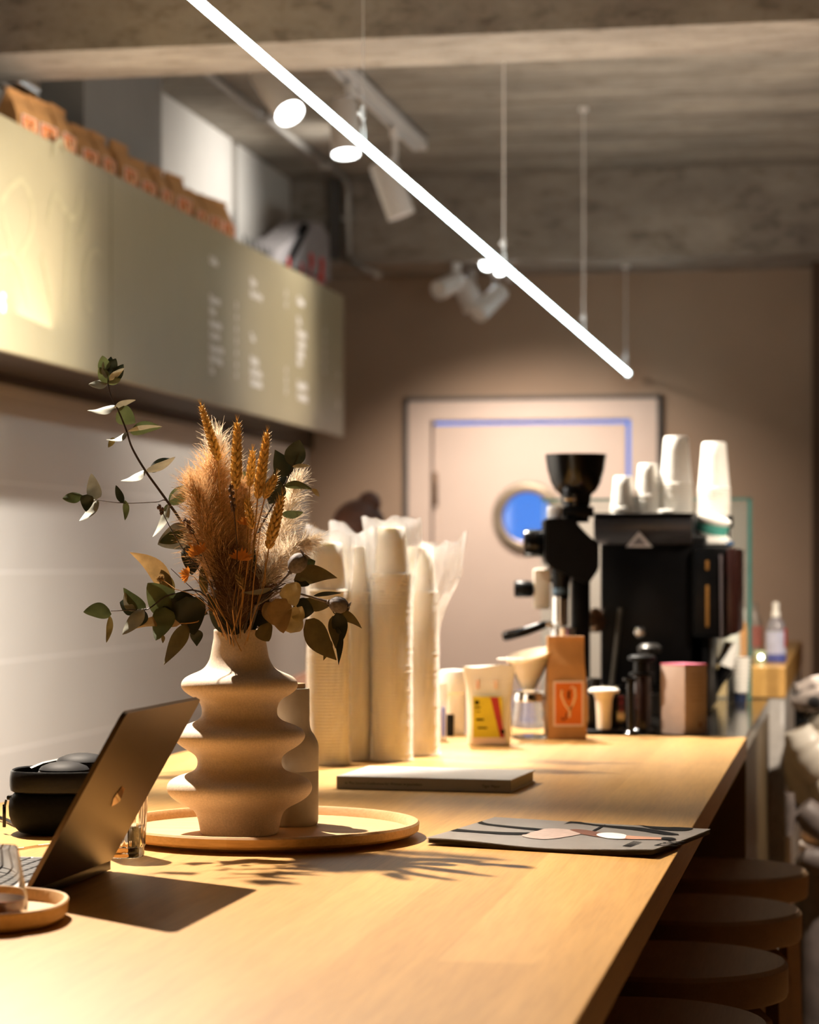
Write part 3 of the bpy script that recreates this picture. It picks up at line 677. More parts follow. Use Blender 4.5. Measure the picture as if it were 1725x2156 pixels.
build('logo', B().prism([lp(*q) + ln * .0002 for q in ((233.8, 1697.5), (238, 1681), (243.5, 1672), (256.5, 1655), (262, 1660), (253, 1683), (247, 1690))], ln * .0005), 'logo', lid, smooth=False, label='mirrored angular logo')
build('logo_bar', B().prism([lp(*q) + ln * .0008 for q in ((242.5, 1674), (245, 1668.5), (253, 1682), (250.5, 1687.5))], ln * .0003), 'logo2', lid, smooth=False)
bd = Vector((-dir_.y, dir_.x, 0)); bd = bd if bd.dot(RGT) < 0 else -bd; bd.normalize()
BH = Vector((HN.x, HN.y, ZC)) - ln.normalized() * .004; BH.z = ZC + .001
dh = Vector((dir_.x, dir_.y, 0)).normalized()
build('base', slab(BH, dh, Lw, bd, .205, UP, .0125, .008), 'laptopbase', t, label='silver base')
build('hinge', B().box(BH + dh * Lw * .5 - bd * .0012 + UP * .0066, (Lw - .004, .003, .0126), rot=Matrix(((dh.x, bd.x, 0), (dh.y, bd.y, 0), (0, 0, 1))), bev=.0008), 'black', t, label='black hinge cover')
bb = B(); kz = ZC + .0140
build('keyboard_well', slab(Vector((BH.x, BH.y, kz - .0005)) + bd * .018 + dh * .012, dh, Lw - .024, bd, .104, UP, .0003, .003), 'keys', t, smooth=False)
for r in range(6):
    n = 14; w_ = (Lw - .03) / n
    for i in range(n):
        bb.box(Vector((BH.x, BH.y, kz + .0008)) + dh * (.015 + w_ * (i + .5)) + bd * (.027 + .017 * r), (w_ - .0026, .0142, .0014), rot=Matrix(((dh.x, bd.x, 0), (dh.y, bd.y, 0), (0, 0, 1))), bev=.0005, seg=1)
build('keys', bb, 'keys', t, smooth=False)
build('trackpad', slab(Vector((BH.x, BH.y, kz - .0002)) + bd * .128 + dh * (Lw / 2 - .055), dh, .11, bd, .068, UP, .0003, .003), 'laptopbase', t, smooth=False)
# ---------------------------------------------------------------- headphones in case
hc = CF(xr(132, 3.11), 3.11, ZC)
def puck(c, rx, ry, prof, seg=56, ex=2.6, rot=TH):
    bb = B(); R = []
    for r, z in prof:
        ring = []
        for i in range(seg):
            a = 2 * PI * i / seg; ca, sa = math.cos(a), math.sin(a)
            m_ = (abs(ca) ** ex + abs(sa) ** ex) ** (-1 / ex)
            x, y = ca * m_ * rx * r, sa * m_ * ry * r
            ring.append(bb.bm.verts.new(Vector(c) + RGT * x + FWD * y + UP * z))
        R.append(ring)
    bb.skin(R); bb.bm.faces.new(R[0][::-1]); bb.bm.faces.new(R[-1]); return bb
t = thing('headphone_case', 'rounded black zip case lying behind the laptop', 'case', hc)
build('case_shell', puck(hc, .069, .062, [(.6, 0), (.8, .003), (.93, .012), (.99, .024), (1, .036), (.98, .047), (.9, .053), (.88, .054)]), 'blackmatte', t)
bb = B(); zt_ = hc + UP * .047 - RGT * .066 - FWD * .012
bb.box(zt_ + RGT * .012, (.034, .01, .006), rot=TH, bev=.002); build('zipper', bb, 'black', t)
bb = B(); bb.tube([zt_ - RGT * .006 - UP * .003, zt_ - RGT * .008 - UP * .012], .0016, 8); bb.box(zt_ - RGT * .0085 - UP * .024, (.0045, .002, .03), rot=TH, bev=.0008)
build('zipper_pull', bb, 'blackgloss', t); 
t = thing('headphones', 'black over-ear headphones folded on top of the round case', 'headphones', hc + UP * .056)
hb0 = hc + UP * .055 + FWD * .002
build('headband', (lambda: puck(hb0, .068, .062, [(.93, 0), (.985, .002), (1, .008), (1.0, .018), (.985, .0265), (.955, .0285), (.925, .027), (.91, .02), (.905, .004)]))(), pm('black_leather', (.005, .005, .0055), .4, var=.3, scale=300, bmp=.2, Specular_IOR_Level=.25), t)
for dx, dy, dz, r in ((.004, -.016, .0, .032), (.022, .022, .008, .033)):
    c = hb0 + RGT * dx + FWD * dy + UP * (.022 + dz)
    ec = build('ear_cup', puck(c, r * 1.05, r, [(.9, -.02), (.97, -.012), (1, 0), (1.0, .004), (.97, .0055)], ex=2.1), 'black', t)
    build('ear_shell', puck(c + UP * .006, r * 1.02, r * .96, [(.98, -.001), (1, .001), (.9, .005), (.6, .009), (.3, .0108), (.02, .011)], ex=2.1), pm('gunmetal_plastic', (.016, .016, .018), .6, Specular_IOR_Level=.15), ec, label='grey domed shell')
bb = B(); bb.tube([hb0 + RGT * x + FWD * y + UP * z for x, y, z in ((-.045, .02, .024), (-.03, .03, .03), (-.01, .036, .034))], .005, 8); build('slider_arm', bb, 'black', t)
top('black_cable', B().tube([CF(x, y, z) for x, y, z in ((-.62, 3.3, ZC + .003), (-.575, 3.27, ZC + .006), (-.545, 3.22, ZC + .004), (-.525, 3.17, ZC + .003))], .0028, 8), 'black', 'black cable lying on the worktop left of the headphone case', 'cable')
top('white_cable', B().tube([W(x, y, ZC + .0018) for x, y in ((-20, 1784), (20, 1789), (50, 1786), (80, 1781), (125, 1776), (150, 1775))], .0014, 8), 'paper_white', 'thin white cable lying behind the laptop keyboard', 'cable')
# ---------------------------------------------------------------- water glass
GD = 2.855; gc = CF(xr(262, GD), GD, ZC)
fl = lambda a, z: 1 + .028 * (abs(math.cos(a * 11)) - .5) * (1 if z > .012 else .2)
t = thing('water_glass', 'ribbed clear water glass half hidden behind the laptop lid', 'glass', gc)
bb = B(); prof = [(.0225, 0), (.0235, .001), (.0242, .004), (.0242, .012), (.025, .014), (.0272, .06), (.029, .112), (.0285, .1135), (.0275, .112), (.0256, .06), (.0225, .016), (.021, .0125), (.001, .0115)]
R = []
for j, (r, z) in enumerate(prof):
    R.append([bb.bm.verts.new(gc + Vector((math.cos(2 * PI * i / 132), math.sin(2 * PI * i / 132), 0)) * r * (fl(2 * PI * i / 132, z) if j < 8 else 1) + UP * z) for i in range(132)])
bb.skin(R); bb.bm.faces.new(R[0][::-1]); bb.bm.faces.new(R[-1])
build('glass_body', bb, 'glass', t)
build('water', B().lathe([(.0208, .0128), (.0224, .0165), (.0236, .037), (.0239, .0375), (.0001, .0375)], gc, 48), 'water', t)
# ---------------------------------------------------------------- saucer tray + coffee glass
sc_ = CF(-.462, 2.335, ZC)
def oval(prof): return puck(sc_, .125, .108, prof, seg=80, ex=2.5)
bb = oval([(.80, 0), (.93, .001), (.985, .006), (1, .019), (.99, .0205), (.965, .0205), (.955, .019), (.93, .008), (.6, .0075), (.01, .0075)])
top('oval_saucer_tray', bb, 'traywood', 'small oval wooden saucer tray under the iced coffee glass, bottom left', 'tray')
cg = CF(xr(-14, 2.31), 2.31, ZC + .0078)
t = thing('coffee_glass', 'tapered clear glass with a little coffee on the small oval tray', 'glass', cg)
build('glass_body', B().lathe([(.024, 0), (.029, .0008), (.0325, .004), (.0335, .009), (.033, .02), (.028, .045), (.0235, .068), (.0233, .0685), (.0225, .068), (.0268, .045), (.0316, .02), (.032, .011), (.030, .0065), (.001, .005)], cg, 72), 'glass', t)
build('coffee', B().lathe([(.0295, .0066), (.0318, .011), (.0316, .0185), (.0001, .0187)], cg, 64), 'coffee', t)
# ---------------------------------------------------------------- book
z0, z1 = ZC + .0008, ZC + .0195
A_, Bk = W(709, 1660, z0), W(1076, 1669, z0); Ck = W(1113, 1628, z0)
ex_ = (Bk - A_); bl = ex_.length; ex_.normalize(); ey_ = UP.cross(ex_); bdp = (Ck - Bk).dot(ey_) ; print('book', bl, bdp)
bdp = .19
t = thing('book', 'thick pale grey hardcover book lying flat between vase and cups', 'book', A_)
Rb = Matrix(((ex_.x, ey_.x, 0), (ex_.y, ey_.y, 0), (0, 0, 1)))
def bkbox(bb, x0, x1, y0_, y1_, za, zb, bev=0): return bb.box(A_ + ex_ * (x0 + x1) / 2 + ey_ * (y0_ + y1_) / 2 + UP * ((za + zb) / 2), (x1 - x0, y1_ - y0_, zb - za), rot=Rb, bev=bev)
build('cover', bkbox(bkbox(B(), 0, bl, .0, bdp, 0, .0022), 0, bl, .0, bdp, .0172, .0195, bev=.0004), 'bookcover', t, smooth=False)
build('spine', bkbox(B(), 0, bl, -.0015, .0008, 0, .0195, bev=.0005), 'bookspine', t, smooth=False, label='grey spine')
build('pages', bkbox(B(), .002, bl - .003, .001, bdp - .004, .0023, .0171), 'pages', t, smooth=False)
bb = B(); bb.text('In The Second Conference for Women in Journalism', A_ + ex_ * .014 - ey_ * .0016 + UP * .0074, ex_, UP, .0058, .0001); bb.text('Tiger Mayer', A_ + ex_ * (bl - .045) - ey_ * .0016 + UP * .0074, ex_, UP, .0058, .0001)
build('spine_text', bb, 'ink', t, smooth=False)
bkbox
build('cover_print', bkbox(B(), .03, .12, .12, .165, .0195, .0197), pm('pale_grey_print', (.5, .47, .44), .6), t, smooth=False)
# ---------------------------------------------------------------- magazine
zm = ZC + .0075
cor = [W(896, 1767, zm), W(1376, 1795, zm), W(1497, 1748, zm), W(1042, 1720, zm)]
u_, v_ = cor[1] - cor[0], cor[3] - cor[0]
def mg(s, t_, z=0):
    p_ = cor[0] * (1 - s) * (1 - t_) + cor[1] * s * (1 - t_) + cor[2] * s * t_ + cor[3] * (1 - s) * t_
    wob = .0022 * math.sin(s * 7 + 1) * (1 - t_) ** 2 + .0055 * max(0, s - .86) / .14 * (1 - t_) * 0.3 + .0035 * max(0, t_ + s - 1.55)
    return Vector((p_.x, p_.y, zm + wob + z))
t = thing('magazine', 'glossy grey magazine with large black letters near the worktop edge', 'magazine', Vector((cor[0].x, cor[0].y, ZC)))
def sheet(z, inset=0, jig=0):
    bb = B(); n = 22; rows, rows2 = [], []
    for j in range(n + 1):
        r1, r2 = [], []
        for i in range(n + 1):
            s = inset + (1 - 2 * inset) * i / n + jig; t_ = inset + (1 - 2 * inset) * j / n; p_ = mg(s, t_, z); r1.append(p_)
        rows.append(r1)
    bb.grid(rows); return bb
def thick(bb, th):
    bmesh.ops.solidify(bb.bm, geom=bb.bm.faces[:], thickness=th); return bb
build('cover', thick(sheet(0.0), .0004), 'magpaper', t)
bb = B()
for kk in range(6):
    b2 = sheet(-.0012 - .00105 * kk, .002 + .001 * (kk % 2), .0015 * math.sin(kk * 2.1))
    me_ = bpy.data.meshes.new('x'); thick(b2, .0007).bm.to_mesh(me_); bb.bm.from_mesh(me_); bpy.data.meshes.remove(me_)
build('pages', bb, 'pages', t)
def mpoly(pts, z, n=10):                     # smooth closed outline on the cover
    out = []
    m_ = len(pts)
    for i in range(m_):
        p0, p1, p2, p3 = pts[i - 1], pts[i], pts[(i + 1) % m_], pts[(i + 2) % m_]
        for q in range(4):
            u = q / 4; out.append([.5 * (2 * p1[j] + (p2[j] - p0[j]) * u + (2 * p0[j] - 5 * p1[j] + 4 * p2[j] - p3[j]) * u * u + (3 * p1[j] - p0[j] - 3 * p2[j] + p3[j]) * u ** 3) for j in (0, 1)])
    return B().prism([mg(min(max(a, .01), .99), min(max(b_, .01), .99), z) for a, b_ in out], UP * .00012)
def inv(px, py):
    p_ = W(px, py, zm) - cor[0]; a, b_, c_, d_ = u_.x, v_.x, u_.y, v_.y; det = a * d_ - b_ * c_
    s, t_ = (p_.x * d_ - b_ * p_.y) / det, (a * p_.y - c_ * p_.x) / det
    for _ in range(6):                         # refine for bilinear
        q = cor[0] * (1 - s) * (1 - t_) + cor[1] * s * (1 - t_) + cor[2] * s * t_ + cor[3] * (1 - s) * t_
        e = W(px, py, zm) - q; s += (e.x * d_ - b_ * e.y) / det; t_ += (a * e.y - c_ * e.x) / det
    return s, t_
def z2(pts): return [inv(880 + x / 2.695, 1700 + y / 2.695) for x, y in pts]
def shape(name, pts, mat, z=.0007, label=None):
    o = build(name, mpoly(z2(pts), z), mat, t, smooth=False)
    if label: o['label'] = label
shape('cover_letter', [(830, 98), (885, 75), (905, 80), (960, 92), (1060, 103), (1280, 120), (1480, 158), (1400, 158), (1250, 133), (1060, 112), (880, 90)], 'ink')
shape('cover_letter', [(985, 137), (1050, 104), (1062, 106), (1000, 138)], 'ink')
shape('cover_letter', [(1240, 98), (1300, 110), (1420, 118), (1530, 118), (1562, 128), (1520, 138), (1420, 135), (1320, 122)], 'ink')
shape('cover_letter', [(315, 78), (345, 76), (400, 95), (560, 112), (715, 125), (720, 135), (560, 122), (390, 103), (330, 88)], 'ink')
shape('cover_letter', [(150, 127), (200, 125), (330, 138), (500, 145), (640, 145), (640, 155), (480, 157), (300, 147), (160, 137)], 'ink')
shape('pictured_dress', [(590, 160), (680, 135), (740, 122), (860, 128), (930, 148), (850, 165), (740, 178), (650, 175)], pm('photo_pink_dress', (.5, .38, .33), .35, var=.15, scale=90))
shape('pictured_leg', [(860, 130), (930, 127), (1080, 150), (1190, 165), (1180, 185), (1040, 170), (920, 150)], 'skin_dark')
shape('pictured_top', [(1015, 160), (1040, 148), (1110, 148), (1180, 160), (1170, 182), (1080, 178)], 'paper_white', z=.0010)
shape('pictured_face', [(1180, 165), (1240, 168), (1330, 174), (1400, 180), (1395, 190), (1300, 187), (1190, 184)], 'skin', z=.0010)
shape('pictured_hair', [(1390, 178), (1440, 180), (1466, 190), (1440, 196), (1385, 190)], 'ink', z=.0012)
bb = B(); s_, t_s = inv(880 + 1335 / 2.695, 1700 + 232 / 2.695)
yd = (cor[0] - cor[1]).normalized(); xd = yd.cross(UP)
bb.text('List', mg(s_, t_s, .0008) , (cor[1] - cor[0]).cross(UP) * -1, (cor[1] - cor[0]) * 1, .040, .0001, font_shear=.2)
build('cover_text', bb, 'ink', t, smooth=False)
bb = B(); s_, t_s = inv(880 + 1200 / 2.695, 1700 + 232 / 2.695)
for q in range(4): bb.box(mg(s_ - .012 * q, t_s + .10 + .01 * q, .0008), (.0018, .055, .0001), rot=math.atan2(v_.y, v_.x) - PI / 2)
build('small_print', bb, 'ink', t, smooth=False)
# ---------------------------------------------------------------- things at the far end of the worktop
# white pouch with yellow label
def pouch(c, w, d, h, rot, widen=1.15, name='bag_body', mat='paper_white', t=None):
    bb = B(); rows = []
    for z, a, b_ in ((0, .98, .9), (.02, 1, 1), (.25, 1.02, .95), (.5, 1.04, .7), (.75, 1.1, .35), (.92, widen, .1), (1, widen, .04)):
        ring = []
        for i in range(28):
            an = 2 * PI * i / 28; e = 4.5; m_ = (abs(math.cos(an)) ** e + abs(math.sin(an)) ** e) ** (-1 / e)
            x = math.cos(an) * m_ * w / 2 * a; y = math.sin(an) * m_ * d / 2 * b_
            ring.append(bb.bm.verts.new(Vector(c) + Matrix.Rotation(rot, 3, 'Z') @ Vector((x, y, z * h + .003 * math.sin(x * 60) * z))))
        rows.append(ring)
    bb.skin(rows); bb.bm.faces.new(rows[0][::-1]); bb.bm.faces.new(rows[-1]); return build(name, bb, mat, t)
D = 4.62; c = CF(xr(1030, D), D, ZC + .0006); t = thing('coffee_pouch', 'white stand-up coffee pouch with yellow and red label', 'coffee pouch', c)
pouch(c, .082, .045, .153, TH + .05, 1.22, t=t)
M['yellow'] = pm('yellow_label', (.62, .5, .015), .6); M['darkred'] = pm('dark_red_label', (.38, .02, .02), .6)
def facebox(t, name, px0, py0, px1, py1, D, mat, th=.0015, **k):
    a = WD(px0, py0, D); b_ = WD(px1, py1, D); cc = (a + b_) / 2
    return build(name, B().box(cc, (abs(px1 - px0) / F * D, th, abs(py1 - py0) / F * D), rot=TH), mat, t, smooth=False, **k)
facebox(t, 'label_panel', 996, 1467, 1058, 1553, D - .026, 'yellow', label='yellow label')
build('red_stripe', B().prism([WD(*q, D - .0275) for q in ((1033, 1468), (1049, 1468), (1063, 1553), (1053, 1553))], FWD * .001), 'darkred', t, smooth=False, label='dark red stripe')
facebox(t, 'label_base', 996, 1553, 1066, 1566, D - .026, 'labelwhite')
for (a, b_, c_, d_) in ((1000, 1475, 1009, 1483), (1000, 1488, 1012, 1491), (1003, 1497, 1011, 1499), (1003, 1513, 1019, 1517), (1006, 1531, 1026, 1534), (1055, 1536, 1063, 1545)):
    facebox(t, 'label_print', a, b_, c_, d_, D - .0275, 'ink', th=.0006)
facebox(t, 'faint_print', 1003, 1432, 1010, 1450, D - .012, pm('faded_pink', (.75, .5, .42), .7), th=.001); facebox(t, 'faint_print', 1040, 1432, 1048, 1450, D - .012, M['labelwhite'], th=.001)
# mug, blue bag, small black pot
D = 4.93; c = CF(xr(956, D), D, ZC); k = D / F
top('white_canister', B().lathe([(20 * k, 0), (23 * k, .003), (24 * k, 60 * k), (25 * k, 85 * k), (30 * k, 88 * k), (30 * k, 100 * k), (31 * k, 128 * k), (27 * k, 134 * k), (.001, 136 * k)], c, 36), 'paper_white', 'round white lidded canister behind the white coffee pouch', 'canister')
D = 4.86; c = CF(xr(947, D), D, ZC); k = D / F
top('small_black_pot', B().lathe([(9 * k, 0), (10 * k, 45 * k), (9 * k, 46 * k), (8 * k, 4 * k), (.001, 3 * k)], c, 24), 'black', 'small black cylinder standing before the white canister', 'pot')
D = 4.75; c = CF(xr(924, D), D, ZC); t = thing('blue_white_bag', 'narrow white bag with blue side just right of the cup stacks', 'bag', c)
pouch(c, .03, .05, .112, TH, 1.1, t=t); facebox(t, 'blue_print', 930, 1490, 938, 1550, D - .02, pm('blue_print', (.22, .25, .62), .6), th=.012, label='blue printed side')
# glass server with dripper
D = 4.80; c = CF(xr(1113, D), D, ZC); k = D / F
t = thing('glass_server', 'round glass coffee server with narrow collar, left of the kraft bag', 'glass server', c)
build('glass_body', B().lathe([(30 * k, 0), (37 * k, .002), (39 * k, 12 * k), (37 * k, 45 * k), (31 * k, 78 * k), (27 * k, 92 * k), (29 * k, 98 * k), (28 * k, 98 * k), (26 * k, 92 * k), (30 * k, 77 * k), (36 * k, 45 * k), (38 * k, 12 * k), (34 * k, .004), (.001, .003)], c, 48), 'glass', t)
build('collar', B().lathe([(31 * k, 78 * k), (31.5 * k, 86 * k), (29 * k, 96 * k), (27.5 * k, 94 * k), (30 * k, 85 * k), (29.5 * k, 78 * k)], c, 40, capb=False, capt=False), 'chrome', t)
bb = B(); h0 = c - RGT * (.0) ; bb.tube([c + RGT * 30 * k + UP * 85 * k, c + RGT * 50 * k + UP * 80 * k, c + RGT * 52 * k + UP * 50 * k, c + RGT * 38 * k + UP * 30 * k], .004, 8); build('handle', bb, 'glass', t)
c2 = c + UP * 99 * k
t = thing('pour_over_dripper', 'clear cone dripper with cream paper filter on the glass server', 'dripper', c2)
build('cone', B().lathe([(12 * k, 0), (14 * k, 2 * k), (44 * k, 64 * k), (47 * k, 68 * k), (46 * k, 69 * k), (43 * k, 66 * k), (13 * k, 4 * k)], c2, 40, capt=False, capb=False), 'glass', t)
build('base_disc', B().lathe([(14 * k, -2 * k), (34 * k, -2 * k), (34 * k, 1 * k), (14 * k, 1 * k)], c2, 40, capt=False, capb=False), 'glass', t)
bb = B(); R = []
for r, z in ((10, 4), (25, 36), (40, 64), (46, 74), (50, 84)):
    R.append([bb.bm.verts.new(c2 + (RGT * math.cos(a) + FWD * math.sin(a)) * r * k + UP * (z + (10 * math.sin(a * 1.0 + .9) - 4 if r > 42 else 0) * (1 if r < 48 else 1.4)) * k) for a in [2 * PI * i / 40 for i in range(40)]])
bb.skin(R); build('paper_filter', bb, 'cup', t, label='cream paper filter')
bb = B(); q0 = WD(1050, 1387, 4.78); bb.box((q0 + WD(1100, 1389, 4.78)) / 2, (.052, .03, .003), rot=TH, bev=.001); build('dripper_handle', bb, 'paper_white', t)
# paper cone cup on black stand
D = 4.95; c = CF(xr(1272, D), D, ZC); k = D / F
t = thing('scale_stand', 'low black stand with dark back plate holding the small cream cup', 'stand', c)
build('base_plate', B().box(c + UP * .004, (.088, .07, .008), rot=TH, bev=.002), 'black', t)
build('back_plate', B().box(c + UP * .045 + FWD * .03 , (.06, .006, .08), rot=TH, bev=.001), 'black', t)
build('grey_block', B().box(c + UP * .04 + FWD * .045 + RGT * .005, (.10, .012, .072), rot=TH, bev=.001), 'steel', t)
c = c + UP * .0085
t = thing('small_cream_cup', 'small cream tapered cup topped by a wide white flared lid', 'cup', c)
build('cup_body', B().lathe([(14 * k, 0), (15 * k, .001), (16 * k, 30 * k), (18 * k, 62 * k), (22 * k, 74 * k), (26 * k, 78 * k), (24 * k, 79 * k), (.001, 78 * k)], c, 32), 'cup', t)
build('white_lid', puck(c + UP * 76 * k, 33 * k, 26 * k, [(.85, 0), (1, 3 * k), (.97, 7 * k), (.7, 11 * k), (.02, 12 * k)], ex=2), 'cupw', t, label='white flared lid')
# piston coffee press
D = 4.96; c = CF(xr(1352, D), D, ZC); k = D / F
t = thing('coffee_press', 'dark cylindrical coffee press with red numbers and black flanges', 'coffee press', c)
build('flange', B().lathe([(33 * k, 0), (34 * k, 3 * k), (30 * k, 8 * k), (24 * k, 11 * k), (.001, 12 * k)], c, 36), 'blackgloss', t)
build('chamber', B().lathe([(20 * k, 11 * k), (20 * k, 118 * k), (19 * k, 120 * k), (.001, 120 * k)], c, 36), pm('smoked_plastic', (.02, .012, .014), .15), t)
build('top_flange', B().lathe([(20 * k, 120 * k), (27 * k, 122 * k), (27 * k, 126 * k), (18 * k, 128 * k), (17 * k, 150 * k), (30 * k, 154 * k), (30 * k, 160 * k), (22 * k, 164 * k), (.001, 165 * k)], c, 36), 'black', t)
for i, s in enumerate('4321'): 
    p_ = WD(1327, 1459 + i * 22.0, D - .021); bb = B(); bb.text(s, p_, RGT, UP, .017, .0012); build('red_number', bb, 'red', t, smooth=False)
D = 4.88; c = CF(xr(1328, D), D, ZC)
top('press_plunger', B().lathe([(15 * k, 0), (15 * k, 6 * k), (7 * k, 11 * k), (8 * k, 110 * k), (16 * k, 115 * k), (16 * k, 119 * k), (.001, 120 * k)], c, 28), 'blackgloss', 'slim dark glossy plunger standing just left of the coffee press', 'plunger')
# pinkish box
D = 4.93; c = CF(xr(1440, D), D, ZC)
t = thing('cardboard_box', 'tall pinkish brown cardboard box with one corner towards us', 'box', c)
M['pinkcard'] = pm('pinkish_cardboard', (.40, .295, .245), .7, var=.05)
Rx = Matrix.Rotation(TH + .62, 3, 'Z')
build('box_body', B().box(c + UP * .0715, (.062, .075, .143), rot=Rx, bev=.0012), 'pinkcard', t)
build('lid_edge', B().box(c + UP * .1445, (.062, .075, .003), rot=Rx), pm('pink_rim', (.55, .12, .2), .6), t, smooth=False)
nrm = Rx @ Vector((0, -1, 0)); ux = Rx @ Vector((1, 0, 0))
bb = B()
for i in range(7): bb.box(c + nrm * .0378 + UP * (.125 - .009 * i) + ux * .002, (.032 + .008 * (i % 2), .0006, .0012), rot=Rx)
bb.box(c + nrm * .0378 + UP * .02 + ux * .012, (.011, .0006, .011), rot=Rx)
build('box_print', bb, pm('faded_brown_print', (.22, .13, .09), .7), t, smooth=False)
# ---------------------------------------------------------------- grinder
D = 5.35; k = D / F
c = CF(xr(1213, D), D, ZC); G = lambda px, py, dd=0: WD(px, py, D + dd)
t = thing('coffee_grinder', 'black shop coffee grinder with wide hopper and side barrel', 'coffee grinder', c)
hp = G(1213, 1065)
h_ = lambda y: (1065 - y) * k
build('hopper', B().lathe([(30 * k, h_(1065)), (33 * k, h_(1042)), (44 * k, h_(1032)), (52 * k, h_(1018)), (60 * k, h_(990)), (64 * k, h_(962)), (65 * k, h_(957)), (61 * k, h_(957)), (58 * k, h_(975)), (42 * k, h_(1028)), (.001, h_(1032))], hp, 48), 'blackgloss', t)
bb = B(); bb.cyl(G(1214, 1100), G(1214, 1040), 27 * k); bb.box(G(1216, 1078), (66 * k, .06, 22 * k), rot=TH, bev=.004); build('hopper_neck', bb, 'black', t)
build('neck_clip', B().box(G(1200, 1050, -.036), (26 * k, .006, 7 * k), rot=TH, bev=.001), 'chrome', t, label='steel clip')
prof = [(1148, 1092), (1202, 1090), (1215, 1098), (1244, 1136), (1262, 1140), (1262, 1198), (1240, 1230), (1160, 1196), (1148, 1180)]
bb = B(); bb.prism([G(a, b_, -.07) for a, b_ in prof], FWD * .14); bmesh.ops.bevel(bb.bm, geom=bb.bm.edges[:], offset=.004, segments=2, affect='EDGES'); gb = build('motor_body', bb, 'black', t)
build('front_dial', B().lathe([(26 * k, 0), (29 * k, .004), (29 * k, 40 * k), (27 * k, 46 * k), (.001, 46 * k)], G(1149, 1144), 36, ax=-RGT, fn=lambda a, z: 1 + .015 * math.cos(a * 16)), 'blackgloss', t)
build('grind_dial', B().lathe([(15 * k, 0), (16 * k, 3 * k), (16 * k, 27 * k), (14 * k, 30 * k), (.001, 30 * k)], G(1168, 1097, -.03), 28), pm('pale_dial', (.62, .64, .7), .25), t, label='pale grey adjustment dial')
build('column', B().box((G(1222, 1200, .03) + G(1222, 1510, .03)) / 2, (38 * k, .07, 320 * k), rot=TH, bev=.006), 'black', t)
build('foot', B().box(CF(xr(1213, D), D - .03, ZC + .009), (95 * k, .20, .018), rot=TH, bev=.005), 'black', t)
bb = B(); bb.tube([G(1182, 1195), G(1181, 1235), G(1181, 1262)], [24 * k, 18 * k, 17 * k], 20); build('chute', bb, 'black', t)
build('chute_ring', B().cyl(G(1181, 1238), G(1181, 1250), 18.5 * k), pm('blue_grey_ring', (.1, .16, .22), .3, .5), t, label='blue-grey ring')
build('steel_spout', B().lathe([(15 * k, 0), (17 * k, 2 * k), (17 * k, 62 * k), (.001, 62 * k)], G(1180, 1318), 28), 'chrome', t, label='steel spout')
t = thing('dosing_lever', 'pale side lever block with round black knob left of the grinder chute', 'lever', G(1142, 1283, .04))
build('lever_block', B().box(G(1141, 1240, .04), (36 * k, .03, 86 * k), rot=TH, bev=.006), 'cup', t); build('knob', B().lathe([(14 * k, 0), (17.5 * k, 6 * k), (18 * k, 36 * k), (15 * k, 40 * k), (.001, 41 * k)], G(1123, 1240, .04), 28, ax=-RGT), 'black', t)
build('bracket', B().box(G(1158, 1222, .05), (14 * k, .02, 10 * k), rot=TH), 'black', t)
t = thing('portafilter', 'steel portafilter with long black handle pointing left under the grinder', 'portafilter', G(1180, 1345, -.03))
bb = B(); bb.tube([G(1058, 1341, -.04), G(1064, 1339.5, -.04), G(1110, 1328, -.04), G(1150, 1314, -.04)], [7 * k, 10.5 * k, 9.5 * k, 8 * k], 16); build('handle', bb, 'blackgloss', t, label='black handle')
bb = B(); bb.tube([G(1148, 1315, -.04), G(1165, 1318, -.04)], 7 * k, 14); bb.lathe([(20 * k, -16 * k), (27 * k, -12 * k), (28 * k, 8 * k), (24 * k, 10 * k), (.001, 8 * k)], G(1186, 1330, -.04), 28); bb.tube([G(1186, 1340, -.04), G(1186, 1352, -.04)], 7 * k, 12)
build('basket', bb, 'chrome', t)
build('collar', B().lathe([(8 * k, 0), (8.6 * k, 3 * k), (8 * k, 6 * k)], G(1152, 1314, -.04), 20, ax=RGT), 'chrome', t)
bb = B(); bb.tube([G(1210, 1270, .06), G(1208, 1300, .06), G(1206, 1345, .06)], 4.5 * k, 10); bb.tube([G(1223, 1275, .06), G(1222, 1300, .06), G(1222, 1345, .06)], 6 * k, 10); bb.ball(G(1222, 1330, .055), 8 * k)
t2 = top('steam_wand', bb, 'chrome', 'pair of upright steel wands right of the grinder chute', 'steam wand')
# ---------------------------------------------------------------- espresso machine
YM = 5.62
def MY(px, py, dy=0): return WY(px, py, YM + dy)
mc = MY(1380, 1400); t = thing('espresso_machine', 'big black espresso machine with cups stacked on its roof', 'espresso machine', (mc.x, YM + .25, ZC))
x0, x1, x2 = MY(1250, 1200).x, MY(1457, 1200).x, MY(1535, 1200).x
zt1 = MY(1350, 1079).z; zt2 = MY(1500, 1150).z
bb = B(); bb.box2((x0 + .012, YM + .04, ZC + .06), (x1 + .03, YM + .50, zt1 - .055), bev=.008); build('body', bb, 'black', t)
xq = MY(1492, 1400).x; zq = MY(1500, 1345).z
bb = B(); bb.box2((x1 - .0, YM + .02, zq), (x2, YM + .42, zt2), bev=.01); bb.box2((x1 - .01, YM + .04, ZC + .003), (xq, YM + .40, zq + .02), bev=.006); build('side_tower', bb, 'black', t)
